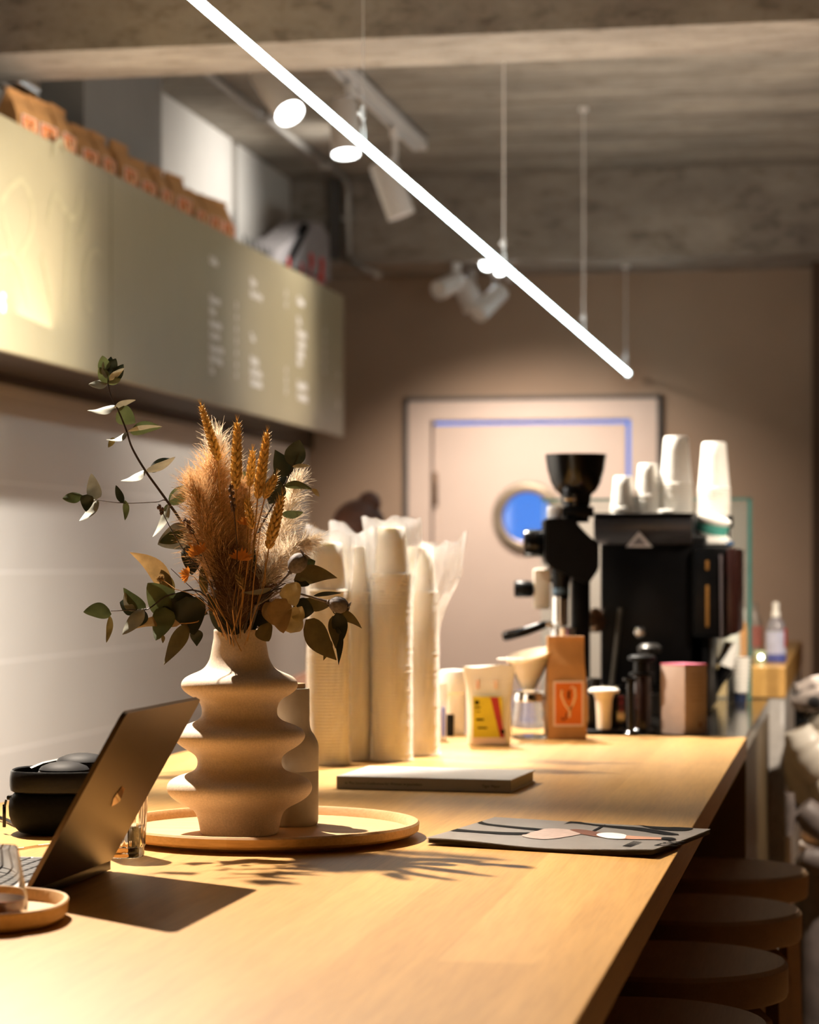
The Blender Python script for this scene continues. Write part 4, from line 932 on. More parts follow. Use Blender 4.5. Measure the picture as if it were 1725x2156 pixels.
# curved roof front
bb = B(); pts = []
for i in range(9): a = PI / 2 * i / 8; pts.append((YM + .045 - .045 * math.sin(a) * 1.0, zt1 - .055 + .045 * math.cos(a) - .045 * 0))
poly = [Vector((x0, YM + .5, zt1 - .008)), Vector((x0, YM + .02, zt1 - .008)), Vector((x0, YM + .006, zt1 - .014)), Vector((x0, YM + .002, zt1 - .03)), Vector((x0, YM + .012, zt1 - .055)), Vector((x0, YM + .035, zt1 - .075)), Vector((x0, YM + .5, zt1 - .075))]
bb.prism(poly, Vector((x1 - x0, 0, 0))); build('roof_cover', bb, pm('dark_grey_panel', (.05, .048, .055), .3, var=.1), t)
build('roof_tray', B().box2((x0 - .004, YM - .002, zt1 - .008), (x1 + .004, YM + .5, zt1 - .001), bev=.002), 'black', t)
tri = [MY(1346, 1119, .0), MY(1374, 1152, .0), MY(1318, 1152, .0)]
bb = B(); bb.prism([p_ + Vector((0, -.004, 0)) for p_ in tri], Vector((0, .012, 0))); bg = build('badge', bb, pm('silver_badge', (.85, .82, .84), .4), t, smooth=False, label='silver triangular badge')
tri2 = [p_.lerp(sum(tri, Vector()) / 3, .45) + Vector((0, -.0046, 0)) for p_ in tri]
build('badge_mark', B().prism(tri2, Vector((0, .0006, 0))), pm('badge_mark_grey', (.25, .24, .27), .4), bg, smooth=False)
build('lower_housing', B().box2((x0 + .05, YM + .06, ZC + .002), (x1 + .02, YM + .46, ZC + .07), bev=.006), 'black', t)
bb = B(); a = MY(1307, 1280, .036); b_ = MY(1288, 1450, .036); bb.tube([a, b_], .006, 8); build('slanted_strut', bb, pm('grey_strut', (.12, .105, .085), .4, .5), t)
bb = B(); a = MY(1520, 1168, .018); b_ = MY(1522, 1340, .018); bb.tube([a, b_], .006, 8); build('side_rail', bb, pm('grey_rail', (.2, .17, .18), .35, .7), t)
build('side_cover', B().box2((x2 - .004, YM + .0, MY(1540, 1336).z), (x2 + .018, YM + .38, zt2 - .005), bev=.003), pm('dark_red_brown_cover', (.03, .008, .006), .3), t)
build('round_knob', B().lathe([(9 * .0011, -.01), (12 * .0011, .0), (12 * .0011, .008), (8 * .0011, .013), (.0005, .014)], MY(1348, 1331, .03), 24, ax=(0, -1, 0)), 'chrome', t, label='round steel knob')
bb = B()
for q, (ya, yb_) in enumerate(((1180, 1200), (1232, 1320))): bb.box2(MY(1486, ya, .015) , MY(1493, yb_, .021), bev=.001)
build('amber_reflection', bb, pm('amber_reflection', (.3, .14, .03), .3), t, label='painted amber reflections')  # amber reflections on the tower, modelled as coloured strips
bb = B(); bb.lathe([(24 * .0011, 0), (26 * .0011, .012), (18 * .0011, .02), (16 * .0011, .021), (.001, .022)], MY(1368, 1374, -.08), 8); bb.cyl(MY(1368, 1374, -.08), MY(1368, 1440, -.08), .012)
bb.cyl(Vector((MY(1368, 1374, -.08).x, YM - .08, ZC)), Vector((MY(1368, 1374, -.08).x, YM - .08, ZC + .05)), .025)
tt = top('tamper', bb, pm('dark_tamper', (.06, .055, .05), .35, .4), 'dark octagonal topped tamping stand before the espresso machine', 'tamper')
bb = B(); c = MY(1236, 1308, .03); bb.lathe([(.022, 0), (.028, .008), (.030, .03), (.029, .031), (.026, .01), (.001, .004)], c, 28, ax=(.8, -.5, .1), capt=False)
bb.tube([c, c + Vector((0, .05, 0)), Vector((x0 + .03, YM + .07, c.z))], .008, 10); build('group_head', bb, pm('warm_steel', (.5, .38, .28), .25, 1), t)
# steel pitchers left of machine
D = 5.2; k = D / F
for i, (px, n_, lab) in enumerate(((1246, 3, 'stack of small steel milk jugs'),)):
    pass
for i, (dz, r, lab, mt) in enumerate(((0, 22, 'bottom steel bowl in the nested pile beside the grinder foot', 'chrome'), (26, 23, 'middle steel bowl in the nested pile beside the grinder foot', 'chrome'), (50, 21, 'blue rimmed bowl on the nested pile beside the grinder foot', pm('blue_enamel', (.05, .12, .2), .3)), (74, 20, 'top dark steel bowl of the nested pile by the grinder foot', 'steel'))):
    c = CF(xr(1246, D), D, ZC + dz * k + .0005)
    top('steel_bowl', B().lathe([(r * .7 * k, 0), (r * .95 * k, 6 * k), (r * k, 22 * k), (r * 1.08 * k, 24 * k), (r * .92 * k, 23 * k), (r * .6 * k, 14 * k), (.001, 13 * k)], c, 28), mt, lab, 'bowl', 'nested bowls beside the grinder')
# cups on machine
zr = zt1 - .0005
def S(px, D, n, proto, dz, lab, labtop, grp, z0=None): stack(proto, xr(px, D), D, n, dz, zr if z0 is None else z0, lab, labtop, grp)
D = 5.72
S(1312, D, int((MY(1312, 1001).z - zt1 - .078) / .006) + 2, cup1, .006, 'small white paper cup in the shortest stack on the espresso machine', 'small white paper cup on top of the shortest stack', 'cups in the shortest stack on the machine')
S(1364, D, int((MY(1364, 973).z - zt1 - .078) / .006) + 2, cup1, .006, 'small white paper cup in the second stack on the espresso machine', 'small white paper cup on top of the second stack', 'cups in the second stack on the machine')
S(1424, D, int((MY(1424, 919).z - zt1 - .115) / .007) + 2, cup2, .007, 'large white paper cup in the tall stack above the silver badge', 'large white paper cup topping the tallest stack on the machine', 'cups in the tall stack on the machine')
top('cup_lid', puck(CF(xr(1403, 5.66), 5.66, zr), .019, .014, [(.9, 0), (1, .002), (.95, .007), (.6, .009), (.05, .009)], ex=2), 'cupw', 'small white lid lying before the tall cup stack', 'lid')
# teal cups, cloths on side tower
D = 5.74; zc2 = zt2 + .001
M['tealcup'] = pm('teal_band', (.1, .42, .34), .5)
c = CF(xr(1497, D), D, zc2); k = D / F
t = thing('folded_cloth', 'white and blue folded cloth draped on the side of the machine', 'cloth', c)
bb = puck(c, .047, .04, [(.8, 0), (1, .006), (1.02, .014), (.9, .022), (.3, .024), (.02, .024)], ex=3); build('white_fold', bb, 'paper_white', t)
build('blue_fold', puck(c + RGT * .034 - FWD * .01, .02, .025, [(.8, 0), (1, .004), (.9, .011), (.3, .013)], ex=3), pm('blue_cloth', (.03, .09, .2), .8), t, label='dark blue folded corner')
zc3 = zc2 + .025
t = thing('teal_cup', 'teal banded white cup lying tilted on the folded cloth', 'cup', c + UP * .025)
bb = B(); ax = (UP * .97 - RGT * -.18 - FWD * .2).normalized(); c3 = c + UP * .04
bb.lathe([(.032, 0), (.036, .002), (.039, .022), (.0385, .03)], c3 - UP * .012, 36, ax=ax, capt=False); build('teal_band', bb, 'tealcup', t, label='teal band')
build('pale_band', B().lathe([(.0325, -.001), (.0368, .001), (.0372, .006), (.033, .006)], c3 - UP * .012, 36, ax=ax), 'paper_white', t)
build('white_rim', B().lathe([(.0385, .03), (.0405, .034), (.0405, .040), (.034, .043), (.001, .044)], c3 - UP * .012, 36, ax=ax), 'cupw', t)
n = int((WD(1503, 929, D).z - (zc2 + .005) - .115) / .007) + 2
D2_ = D + .075
stack(cup2, xr(1504, D2_), D2_, n, .007, zc2, 'large white paper cup in the stack behind the teal cup', 'large white paper cup topping the stack behind the teal cup', 'cups in the stack behind the teal cup')
top('black_clip', B().box(CF(xr(1541, D), D + .05, zc2 + .06), (.016, .02, .03), rot=TH + .4, bev=.004).box(CF(xr(1541, D), D + .05, zc2 + .025), (.006, .01, .05), rot=TH), 'black', 'small black clip standing right of the teal cup', 'clip')
# ---------------------------------------------------------------- far items on steel and slab
D = 6.02; k = D / F; c = CF(xr(1558, D), D, ZC - .001)
t = thing('nested_cup_tower', 'upright tower of white ribbed cups ending in a dark blue base', 'cup tower', c)
build('blue_base', B().lathe([(14 * k, 0), (15 * k, 22 * k), (.001, 22 * k)], c, 28), pm('navy_plastic', (.02, .03, .07), .4), t, label='dark blue base')
pr = []
for i in range(9): z = 22 + i * 8.6; r = 15.5 + i * .55; pr += [(r * k, z * k), ((r + 3.2) * k, (z + 4) * k), ((r + 3.2) * k, (z + 6.6) * k), (r * k, (z + 7) * k)]
build('white_cups', B().lathe(pr, c, 36), 'cupw', t)
c = CF(xr(1540, D + .05), D + .05, ZC - .001)
bb = B(); bb.tube([c + UP * .002, c + UP * .085], [.009, .012], 12); pr = []
top('white_scoop', B().lathe([(9 * k, 0), (9 * k, 60 * k), (11 * k, 62 * k), (13 * k, 84 * k), (.001, 84 * k)], c, 24), 'cupw', 'short white ribbed cup holder left of the cup tower', 'cup holder')
c = CF(xr(1530, 5.95), 5.95, ZC)
bb = B(); bb.tube([WD(1497, 1478, 5.95), WD(1512, 1440, 5.95), WD(1530, 1405, 5.95)], [.006, .012, .02], 12); t = thing('counter_brush', 'black handled brush with white head leaning beside the machine', 'brush', WD(1497, 1480, 5.95)); build('handle', bb, 'black', t)
bb = B(); bb.tube([WD(1526, 1402, 5.95), WD(1534, 1378, 5.95), WD(1540, 1352, 5.95)], [.024, .02, .016], 14); build('brush_head', bb, 'paper_white', t)
Ds = 6.75; zsb = zs + .0005
def sb(px, D=Ds): return CF(xr(px, D), D, zsb)
k = 6.55 / F; c = sb(1634, 6.55)
t = thing('spray_bottle', 'clear bottle with white nozzle and blue label on the wood slab', 'bottle', c)
build('bottle_body', B().lathe([(20 * k, 0), (21 * k, 3 * k), (21 * k, 70 * k), (17 * k, 85 * k), (8 * k, 96 * k), (8 * k, 104 * k), (.001, 104 * k)], c, 32), pm('translucent_bottle', (.25, .23, .25), .15), t)
build('nozzle', B().lathe([(9 * k, 96 * k), (9.5 * k, 104 * k), (6 * k, 112 * k), (7.5 * k, 118 * k), (7 * k, 126 * k), (.001, 128 * k)], c, 24), 'paper_white', t, label='white nozzle')
build('label_band', B().lathe([(21.6 * k, 12 * k), (21.7 * k, 66 * k)], c, 32, capb=False, capt=False), pm('pale_blue_label', (.5, .52, .68), .5), t)
build('blue_band', B().lathe([(21.8 * k, 2 * k), (22 * k, 18 * k)], c, 32, capb=False, capt=False), pm('blue_band', (.08, .1, .35), .5), t)
build('red_mark', B().box(c + RGT * 18 * k - FWD * 13 * k + UP * 52 * k, (7 * k, .004, 40 * k), rot=TH + .9), 'darkred', t)
k = 7.0 / F; c = sb(1588, 7.0)
t = thing('tall_clear_bottle', 'dim clear bottle with reddish label behind the glass screen edge', 'bottle', c)
build('bottle_body', B().lathe([(17 * k, 0), (18 * k, 70 * k), (8 * k, 92 * k), (7 * k, 112 * k), (.001, 112 * k)], c, 28), pm('dim_glass', (.22, .18, .15), .2), t); build('label_band', B().lathe([(18.4 * k, 20 * k), (18.6 * k, 64 * k)], c, 28, capb=False, capt=False), pm('faded_red_label', (.3, .1, .08), .6), t)
k = 6.6 / F; c = sb(1562, 6.7)
t = thing('orange_bottle', 'amber orange bottle with white cap beside the machine tower', 'bottle', c)
build('bottle_body', B().lathe([(13 * k, 0), (14 * k, 4 * k), (14 * k, 60 * k), (10 * k, 82 * k), (.001, 82 * k)], c, 28), pm('amber_syrup', (.7, .27, .01), .2), t); build('cap', B().lathe([(7 * k, 80 * k), (8 * k, 110 * k), (.001, 112 * k)], c, 20), 'paper_white', t, label='white cap')
c = sb(1541, 6.62); k = 6.6 / F
top('white_kettle', B().lathe([(15 * k, 0), (18 * k, 20 * k), (17 * k, 60 * k), (10 * k, 86 * k), (.001, 90 * k)], c, 28), 'paper_white', 'rounded white jug between the machine and the orange bottle', 'jug')
c = sb(1601, 6.45); k = 6.45 / F
t = thing('tealight_glass', 'small pale green glass with glowing candle at the slab edge', 'candle holder', c)
build('holder', B().lathe([(10 * k, 0), (12 * k, 4 * k), (14 * k, 27 * k), (13 * k, 27 * k), (10.5 * k, 7 * k), (.001, 6 * k)], c, 28), pm('pale_green_glass', (.4, .5, .35), .15), t)
build('flame', B().ball(c + UP * 12 * k - FWD * 14.5 * k * 0 , .006, (1, 1, 1.5)).ball(c + UP * 15 * k - FWD * 13 * k, .0065), em('candle_glow', (1, .85, .6), 14), t, label='glowing candle')
# ---------------------------------------------------------------- dried bouquet
def Z(x, y, D=3.02): return WD(100 + x / 2.464, 700 + y / 2.464, D)   # working frame of the bouquet study
NECK = CF(xr(504.5, VD), VD, VT)
def leaf(parent, base, tip, width, mat, roll=0, curl=.08, cup=.12, shape='oval', name='leaf', bend=0):
    base = Vector(base); tip = Vector(tip); a = tip - base; L = a.length; a.normalize()
    side = a.cross(FWD).normalized(); side = Matrix.Rotation(roll, 3, a) @ side; n = side.cross(a).normalized()
    width *= 1.12; rows = []; NL, NW = 12, 6
    for i in range(NL + 1):
        t = i / NL
        if shape == 'oval': w = math.sin(PI * t ** .8) ** .75 * (1 - .12 * t)
        elif shape == 'lance': w = math.sin(PI * t ** .62) ** .95
        else: w = (math.sin(PI * t ** .55)) ** .7
        w = max(w, .02) * width / 2; c = base + a * L * t + n * curl * L * math.sin(PI * t) + side * bend * L * math.sin(PI * t)
        r = []
        for j in range(NW + 1):
            u = 2 * j / NW - 1
            r.append(c + side * w * u + n * (cup * w * u * u - .06 * w * math.sin(t * 9 + u * 2)))
        rows.append(r)
    bb = B(); bb.grid(rows); bmesh.ops.remove_doubles(bb.bm, verts=bb.bm.verts[:], dist=1e-5)
    rib = B()
    return build(name, bb, mat, parent, smooth=True)
def branch(kind, label, cat, stem, leaves, D=3.02, r0=.0016, r1=.0006, mat='stem', group='dried stems in the vase'):
    """stem: list of (x, y, dD); leaves: (bx, by, tx, ty, w, mat, roll, dDbase, dDtip, shape, bend)"""
    pts = [NECK - UP * .06 + RGT * random.uniform(-.008, .008) + FWD * random.uniform(-.008, .008)] + [Z(x, y, D + d) for x, y, d in stem]
    t = thing(kind, label, cat, pts[0], group)
    dense = []
    for i in range(len(pts) - 1):
        p0, p1, p2, p3 = pts[max(i - 1, 0)], pts[i], pts[i + 1], pts[min(i + 2, len(pts) - 1)]
        for q in range(5):
            u = q / 5; dense.append(.5 * (2 * p1 + (p2 - p0) * u + (2 * p0 - 5 * p1 + 4 * p2 - p3) * u * u + (3 * p1 - p0 - 3 * p2 + p3) * u ** 3))
    dense.append(pts[-1]); n = len(dense)
    build('stem', B().tube(dense, [r0 + (r1 - r0) * i / (n - 1) for i in range(n)], 7), mat, t)
    for l in leaves:
        bx_, by_, tx_, ty_, w, m_, roll, d0, d1 = l[:9]; sh = l[9] if len(l) > 9 else 'oval'; be = l[10] if len(l) > 10 else 0
        leaf(t, Z(bx_, by_, D + d0), Z(tx_, ty_, D + d1), w / 2.464 / F * D, m_, roll, shape=sh, bend=be, curl=random.uniform(.03, .1))
    return t
branch('eucalyptus_branch', 'long eucalyptus branch arching up left to the highest round leaves', 'eucalyptus branch',
    [(870, 1290, 0), (745, 1060, 0), (625, 880, 0), (510, 720, 0), (440, 600, 0), (410, 510, 0), (370, 410, 0), (338, 350, 0), (317, 280, 0), (310, 190, 0)],
    [(312, 262, 212, 270, 52, 'leaf_sage', .5, 0, -.01), (305, 215, 285, 120, 62, 'leaf_green', .3, 0, -.01), (315, 215, 355, 135, 60, 'leaf_dark', .2, 0, 0), (315, 262, 268, 180, 58, 'leaf_green', .1, 0, -.01),
     (318, 262, 395, 165, 62, 'leaf_dark', -.2, 0, -.01), (322, 250, 398, 185, 44, 'leaf_sage', .9, -.006, -.015), (316, 190, 330, 125, 46, 'leaf_dark', 0, 0, .01), (316, 268, 380, 240, 40, 'leaf_green', .5, 0, -.01), (310, 240, 290, 150, 40, 'leaf_sage', 1.1, -.004, -.008),
     (350, 378, 206, 405, 56, 'leaf_sage', .8, 0, -.02, 'oval', .1), (348, 392, 458, 350, 40, 'leaf_sage', .9, 0, -.01), (375, 390, 456, 470, 95, 'leaf_green', -.1, -.002, .01, 'oval', -.12),
     (412, 515, 303, 555, 42, 'leaf_sage', .9, 0, -.02, 'oval', .14), (345, 545, 315, 597, 30, 'leaf_olive', .1, -.01, -.01), (416, 514, 598, 488, 36, 'leaf_sage', 1.0, 0, -.01), (430, 522, 590, 492, 62, 'leaf_green', .1, .004, .008, 'oval', .10),
     (506, 714, 380, 770, 58, 'leaf_sage', .85, 0, -.02, 'oval', .1), (508, 725, 664, 645, 52, 'leaf_sage', .8, 0, -.01, 'oval', -.1), (530, 722, 655, 655, 56, 'leaf_dark', -.3, .006, .01, 'oval', .1),
     (628, 888, 545, 1062, 52, 'leaf_sage', .7, 0, -.02), (628, 890, 606, 950, 30, 'leaf_green', .1, 0, 0), (632, 890, 760, 790, 80, 'leaf_green', .3, 0, .0), (635, 870, 745, 788, 34, 'leaf_sage', .9, -.004, -.006),
     (740, 1030, 572, 1100, 128, 'leaf_sage', .15, -.005, -.02, 'round'), (715, 1035, 580, 1090, 66, 'leaf_green', .2, -.009, -.02), (748, 1090, 750, 1258, 110, 'leaf_dark', .2, -.01, -.03, 'round')], r0=.0021)
branch('eucalyptus_twig', 'thin horizontal eucalyptus twig reaching left with five small leaves', 'eucalyptus branch',
    [(870, 1290, .01), (740, 1050, .01), (627, 882, 0), (560, 880, -.01), (400, 885, -.03), (250, 868, -.05)],
    [(250, 868, 228, 732, 68, 'leaf_sage', .2, -.05, -.05, 'round'), (182, 845, 78, 862, 56, 'leaf_green', .3, -.05, -.07), (250, 868, 172, 850, 30, 'leaf_green', .8, -.05, -.05), (205, 840, 200, 930, 62, 'leaf_dark', .0, -.06, -.06, 'round'), (262, 868, 166, 978, 54, 'leaf_sage', .6, -.05, -.07),
     (392, 885, 355, 792, 38, 'leaf_dark', .3, -.03, -.03), (402, 870, 402, 975, 38, 'leaf_green', .5, -.03, -.03)], r0=.0010, r1=.0005)
branch('eucalyptus_sprig', 'dark eucalyptus sprig standing up at the right of the bouquet', 'eucalyptus branch',
    [(1040, 1350, .02), (1080, 1080, .03), (1150, 930, .03), (1212, 830, .03), (1270, 700, .03), (1300, 600, .03)],
    [(1268, 696, 1308, 558, 105, 'leaf_dark', .1, .03, .02), (1268, 698, 1366, 694, 22, 'leaf_sage', .5, .03, .01), (1250, 745, 1180, 608, 96, 'leaf_dark', .1, .03, .03, 'lance'), (1222, 790, 1185, 700, 70, 'leaf_dark', .3, .03, .04), (1228, 798, 1375, 815, 44, 'leaf_green', .5, .03, .01, 'oval', .08), (1370, 812, 1412, 852, 26, 'leaf_cream', .5, .01, 0),
     (1205, 770, 1150, 890, 105, 'leaf_dark', .2, .03, .035), (1212, 945, 1328, 932, 46, 'leaf_green', .5, .03, .02, 'oval', -.1), (1150, 760, 1130, 860, 60, 'leaf_dark', .5, .04, .04), (1020, 720, 1022, 780, 40, 'leaf_green', .2, .05, .05)])
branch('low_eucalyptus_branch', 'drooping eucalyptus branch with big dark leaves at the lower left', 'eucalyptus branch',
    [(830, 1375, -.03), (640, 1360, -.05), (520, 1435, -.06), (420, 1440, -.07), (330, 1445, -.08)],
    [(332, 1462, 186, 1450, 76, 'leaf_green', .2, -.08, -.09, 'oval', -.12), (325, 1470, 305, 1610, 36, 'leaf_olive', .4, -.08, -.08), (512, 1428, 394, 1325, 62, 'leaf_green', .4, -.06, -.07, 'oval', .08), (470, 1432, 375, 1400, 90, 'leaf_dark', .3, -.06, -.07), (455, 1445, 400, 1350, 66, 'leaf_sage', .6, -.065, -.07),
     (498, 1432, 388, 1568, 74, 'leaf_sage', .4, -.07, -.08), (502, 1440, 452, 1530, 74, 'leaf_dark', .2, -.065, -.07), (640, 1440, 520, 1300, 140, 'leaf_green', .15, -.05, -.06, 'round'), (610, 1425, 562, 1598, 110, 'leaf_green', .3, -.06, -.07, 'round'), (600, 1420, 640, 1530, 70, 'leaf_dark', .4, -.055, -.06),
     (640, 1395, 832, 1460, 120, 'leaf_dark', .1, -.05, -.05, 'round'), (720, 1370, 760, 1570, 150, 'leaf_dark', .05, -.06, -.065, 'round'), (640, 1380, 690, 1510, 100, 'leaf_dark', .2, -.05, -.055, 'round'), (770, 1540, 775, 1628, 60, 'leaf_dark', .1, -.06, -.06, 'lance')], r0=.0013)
branch('olive_leaf_sprig', 'sprig of long pale willow leaves hanging low on the left', 'leafy sprig',
    [(860, 1450, -.04), (780, 1500, -.06), (690, 1510, -.06)],
    [(722, 1510, 603, 1725, 78, 'leaf_olive', .25, -.06, -.09, 'lance'), (690, 1512, 423, 1545, 56, 'leaf_tan', .4, -.06, -.07, 'lance', -.15), (600, 1570, 598, 1612, 20, 'leaf_olive', .3, -.07, -.07)], r0=.0011, mat='straw')
branch('tan_leaf_sprig', 'curved dry tan leaf pointing up left above the lower leaves', 'leafy sprig',
    [(840, 1400, .0), (740, 1360, -.01), (650, 1350, -.02)],
    [(640, 1352, 426, 1140, 92, 'leaf_tan', .3, -.02, -.05, 'lance', -.13), (650, 1360, 590, 1230, 70, 'leaf_olive', .3, -.02, -.03)], r0=.0009, mat='straw')
branch('right_leaf_sprig', 'sprig of olive brown pointed leaves drooping over the right side', 'leafy sprig',
    [(1080, 1430, -.02), (1200, 1330, -.02), (1330, 1360, -.03), (1440, 1400, -.04), (1490, 1460, -.05)],
    [(1278, 1285, 1505, 1274, 92, 'leaf_olive', .25, -.01, -.03, 'lance', .1), (1280, 1290, 1360, 1310, 40, 'leaf_dark', .1, -.01, -.015), (1310, 1400, 1490, 1402, 66, 'leaf_olive', .4, -.03, -.04, 'lance', -.12), (1380, 1368, 1525, 1352, 26, 'leaf_dark', .6, -.03, -.04),
     (1340, 1490, 1500, 1700, 120, 'leaf_olive', .3, -.05, -.08, 'lance', -.05), (1480, 1470, 1495, 1640, 62, 'leaf_olive', .35, -.05, -.06, 'lance'), (1500, 1455, 1530, 1600, 78, 'leaf_dark', .2, -.055, -.06), (1490, 1458, 1632, 1536, 52, 'leaf_olive', .3, -.05, -.06, 'lance', .1), (1505, 1530, 1510, 1725, 44, 'leaf_dark', .5, -.055, -.06, 'lance'), (1462, 1590, 1432, 1702, 46, 'leaf_olive', .4, -.06, -.06, 'lance'),
     (1330, 1215, 1390, 1185, 60, 'leaf_green', .1, .0, .0), (1275, 1420, 1382, 1450, 105, 'leaf_dark', .1, -.04, -.045)], r0=.0014)
branch('pale_leaf_sprig', 'sprig of rounded cream and olive leaves at the right of the vase mouth', 'leafy sprig',
    [(1040, 1480, -.04), (1110, 1400, -.05), (1170, 1340, -.05), (1235, 1300, -.05)],
    [(1240, 1305, 1290, 1420, 110, 'leaf_cream', .3, -.055, -.06, 'round'), (1185, 1380, 1225, 1560, 120, 'leaf_tan', .25, -.05, -.065, 'round'), (1262, 1560, 1290, 1420, 120, 'leaf_cream', .4, -.05, -.055, 'round'), (1290, 1500, 1320, 1420, 70, 'leaf_cream', .3, -.05, -.05), (1165, 1325, 1010, 1348, 34, 'leaf_cream', .75, -.05, -.06), (1105, 1520, 1150, 1602, 92, 'leaf_olive', .2, -.05, -.06, 'round'), (1130, 1400, 1180, 1520, 90, 'leaf_tan', .4, -.03, -.035)], r0=.0013)
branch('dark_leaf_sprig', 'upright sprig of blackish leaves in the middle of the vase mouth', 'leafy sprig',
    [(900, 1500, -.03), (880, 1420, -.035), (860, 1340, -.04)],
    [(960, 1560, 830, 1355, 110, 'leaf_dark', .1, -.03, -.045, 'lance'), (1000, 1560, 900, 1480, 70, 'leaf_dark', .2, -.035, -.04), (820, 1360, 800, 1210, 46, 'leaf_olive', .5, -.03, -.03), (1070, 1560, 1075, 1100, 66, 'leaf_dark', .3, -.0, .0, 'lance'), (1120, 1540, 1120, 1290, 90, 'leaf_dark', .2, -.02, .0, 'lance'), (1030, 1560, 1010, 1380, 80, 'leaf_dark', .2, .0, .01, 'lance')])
# wheat
def wheat(label, pts, r=.0052, n=15, D=3.0, mat='wheat'):
    P_ = [NECK - UP * .05 + RGT * random.uniform(-.015, .015)] + [Z(x, y, D) for x, y in pts]
    t = thing('wheat_stalk', label, 'wheat', P_[0], 'wheat ears in the bouquet')
    build('stem', B().tube(P_[:-1], .0009, 6), 'straw', t)
    a, b_ = P_[-2], P_[-1]; ax = (b_ - a).normalized(); L = (b_ - a).length; bb = B(); bb.tube([a, b_], .0009, 6)
    u = ax.cross(FWD).normalized(); w = u.cross(ax)
    for i in range(n):
        tt = (i + .3) / n; c = a + ax * L * tt; s = r * (1 - .45 * tt ** 2) * (1 if i > 1 else .8)
        for q in range(4):
            ph = q * PI / 2 + (i % 2) * PI / 4 + .3; dv = (u * math.cos(ph) + w * math.sin(ph))
            kd = (ax * .88 + dv * .5).normalized(); kc = c + dv * s * .75
            kt = Vector((0, 0, 1)).rotation_difference(kd).to_matrix()
            bb.ball(kc, s, (.42, .42, 1.15), rot=kt, u=6, v=5)
            if True: bb.tube([kc + kd * s * .8, kc + kd * s * 2.0 + dv * s * .2], [.0003, .00008], 3, caps=False)
    for q in range(4):
        bb.tube([b_, b_ + ax * r * 1.6 + (u * math.cos(q * 1.7) + w * math.sin(q * 1.7)) * r * .5], [.0004, .0001], 3, caps=False)
    build('ear', bb, mat, t); return t
wheat('golden wheat ear leaning left, the tallest in the bouquet', [(900, 1500), (905, 1100), (885, 655), (797, 378)])
wheat('upright golden wheat ear in the centre of the bouquet', [(980, 1500), (985, 1100), (978, 800), (985, 465)], r=.0060, D=2.985)
wheat('golden wheat ear right of centre leaning slightly right', [(1030, 1500), (1060, 1200), (1092, 850), (1140, 518)], r=.0058, n=16)
wheat('short orange wheat ear low at the right beside dark leaves', [(1060, 1500), (1120, 1300), (1150, 1110), (1218, 845)], r=.0062, n=12, D=2.98)
wheat('small ragged grain ear between the two tall right wheat ears', [(1020, 1500), (1040, 1100), (1050, 790), (1065, 610)], r=.0050, n=9, D=3.02)
wheat('small orange grain ear half buried in the fluff', [(1000, 1500), (1040, 1200), (1060, 1010), (1035, 860)], r=.0048, n=9, D=2.97)
wheat('small orange grain ear beside the dark leaves, pointing right', [(1040, 1400), (1080, 1050), (1130, 850), (1185, 740)], r=.0052, n=8, D=2.99)
wheat('tiny pale grain head low in the middle of the bouquet', [(960, 1560), (1010, 1400), (1015, 1325), (985, 1250)], r=.0040, n=6, D=2.95, mat='leaf_tan')
# pampas
def plume(label, pts, width, n, mat, D=3.03, droop=.35, hl=.05):
    P_ = [NECK - UP * .05] + [Z(x, y, D) for x, y in pts]; t = thing('pampas_plume', label, 'pampas grass', P_[0], 'pampas plumes in the bouquet')
    build('stem', B().tube(P_, .001, 6), 'straw', t)
    ax = P_[1:]; bb = B(); segs = [(ax[i], ax[i + 1]) for i in range(len(ax) - 1)]; tot = sum((b_ - a).length for a, b_ in segs)
    for i in range(n):
        s = random.random() ** .9 * tot; u = s / tot
        for a, b_ in segs:
            if s <= (b_ - a).length: break
            s -= (b_ - a).length
        d = (b_ - a).normalized(); c = a + d * s; ph = random.uniform(0, 2 * PI); r1 = d.cross(FWD).normalized(); r2 = r1.cross(d)
        dv = r1 * math.cos(ph) + r2 * math.sin(ph)
        ww = width * math.sin(PI * min(1, .12 + u * .86)) ** .6 * random.uniform(.5, 1.1); L = hl * random.uniform(.5, 1.15) * (1.1 - .4 * u)
        p = c.copy(); v = (d * .9 + dv * random.uniform(.35, 1.2) * ww / width).normalized(); pts_ = [p + dv * ww * .15]
        for q in range(5): v = (v + dv * .10 * ww / width - UP * droop * .16 + Vector((random.uniform(-.3, .3), random.uniform(-.3, .3), random.uniform(-.22, .22)))).normalized(); pts_.append(pts_[-1] + v * L / 5)
        wd = random.uniform(.00022, .00055); sd = v.cross(FWD).normalized()
        bb.grid([[q_ + sd * wd * (1 - .8 * j / 5) for j, q_ in enumerate(pts_)], [q_ - sd * wd * (1 - .8 * j / 5) for j, q_ in enumerate(pts_)]])
        if i % 2 == 0:
            for q in range(2):
                o_ = pts_[2 + q]; dd = (v + Vector([random.uniform(-.7, .7) for _ in range(3)])).normalized() * .006
                bb.bm.faces.new([bb.bm.verts.new(x_) for x_ in (o_, o_ + dd * .5 + sd * .0006, o_ + dd)])
    # no normal recalculation needed for strands
    build('fluff', bb, mat, t, smooth=False, kind='stuff')
    return t
plume('large fluffy tan pampas plume filling the middle left', [(950, 1330), (900, 1150), (870, 980), (850, 820), (860, 700)], .048, 3000, 'plume', hl=.055)
plume('dense tan pampas plume leaning left beside the long branch', [(960, 1350), (880, 1180), (820, 1020), (790, 880), (760, 800)], .04, 1700, 'plume', D=3.0, hl=.05)
plume('pale fluffy pampas plume glowing behind the tall wheat', [(950, 1250), (930, 1000), (905, 800), (880, 560)], .032, 1100, 'plume_pale', D=3.06, hl=.05)
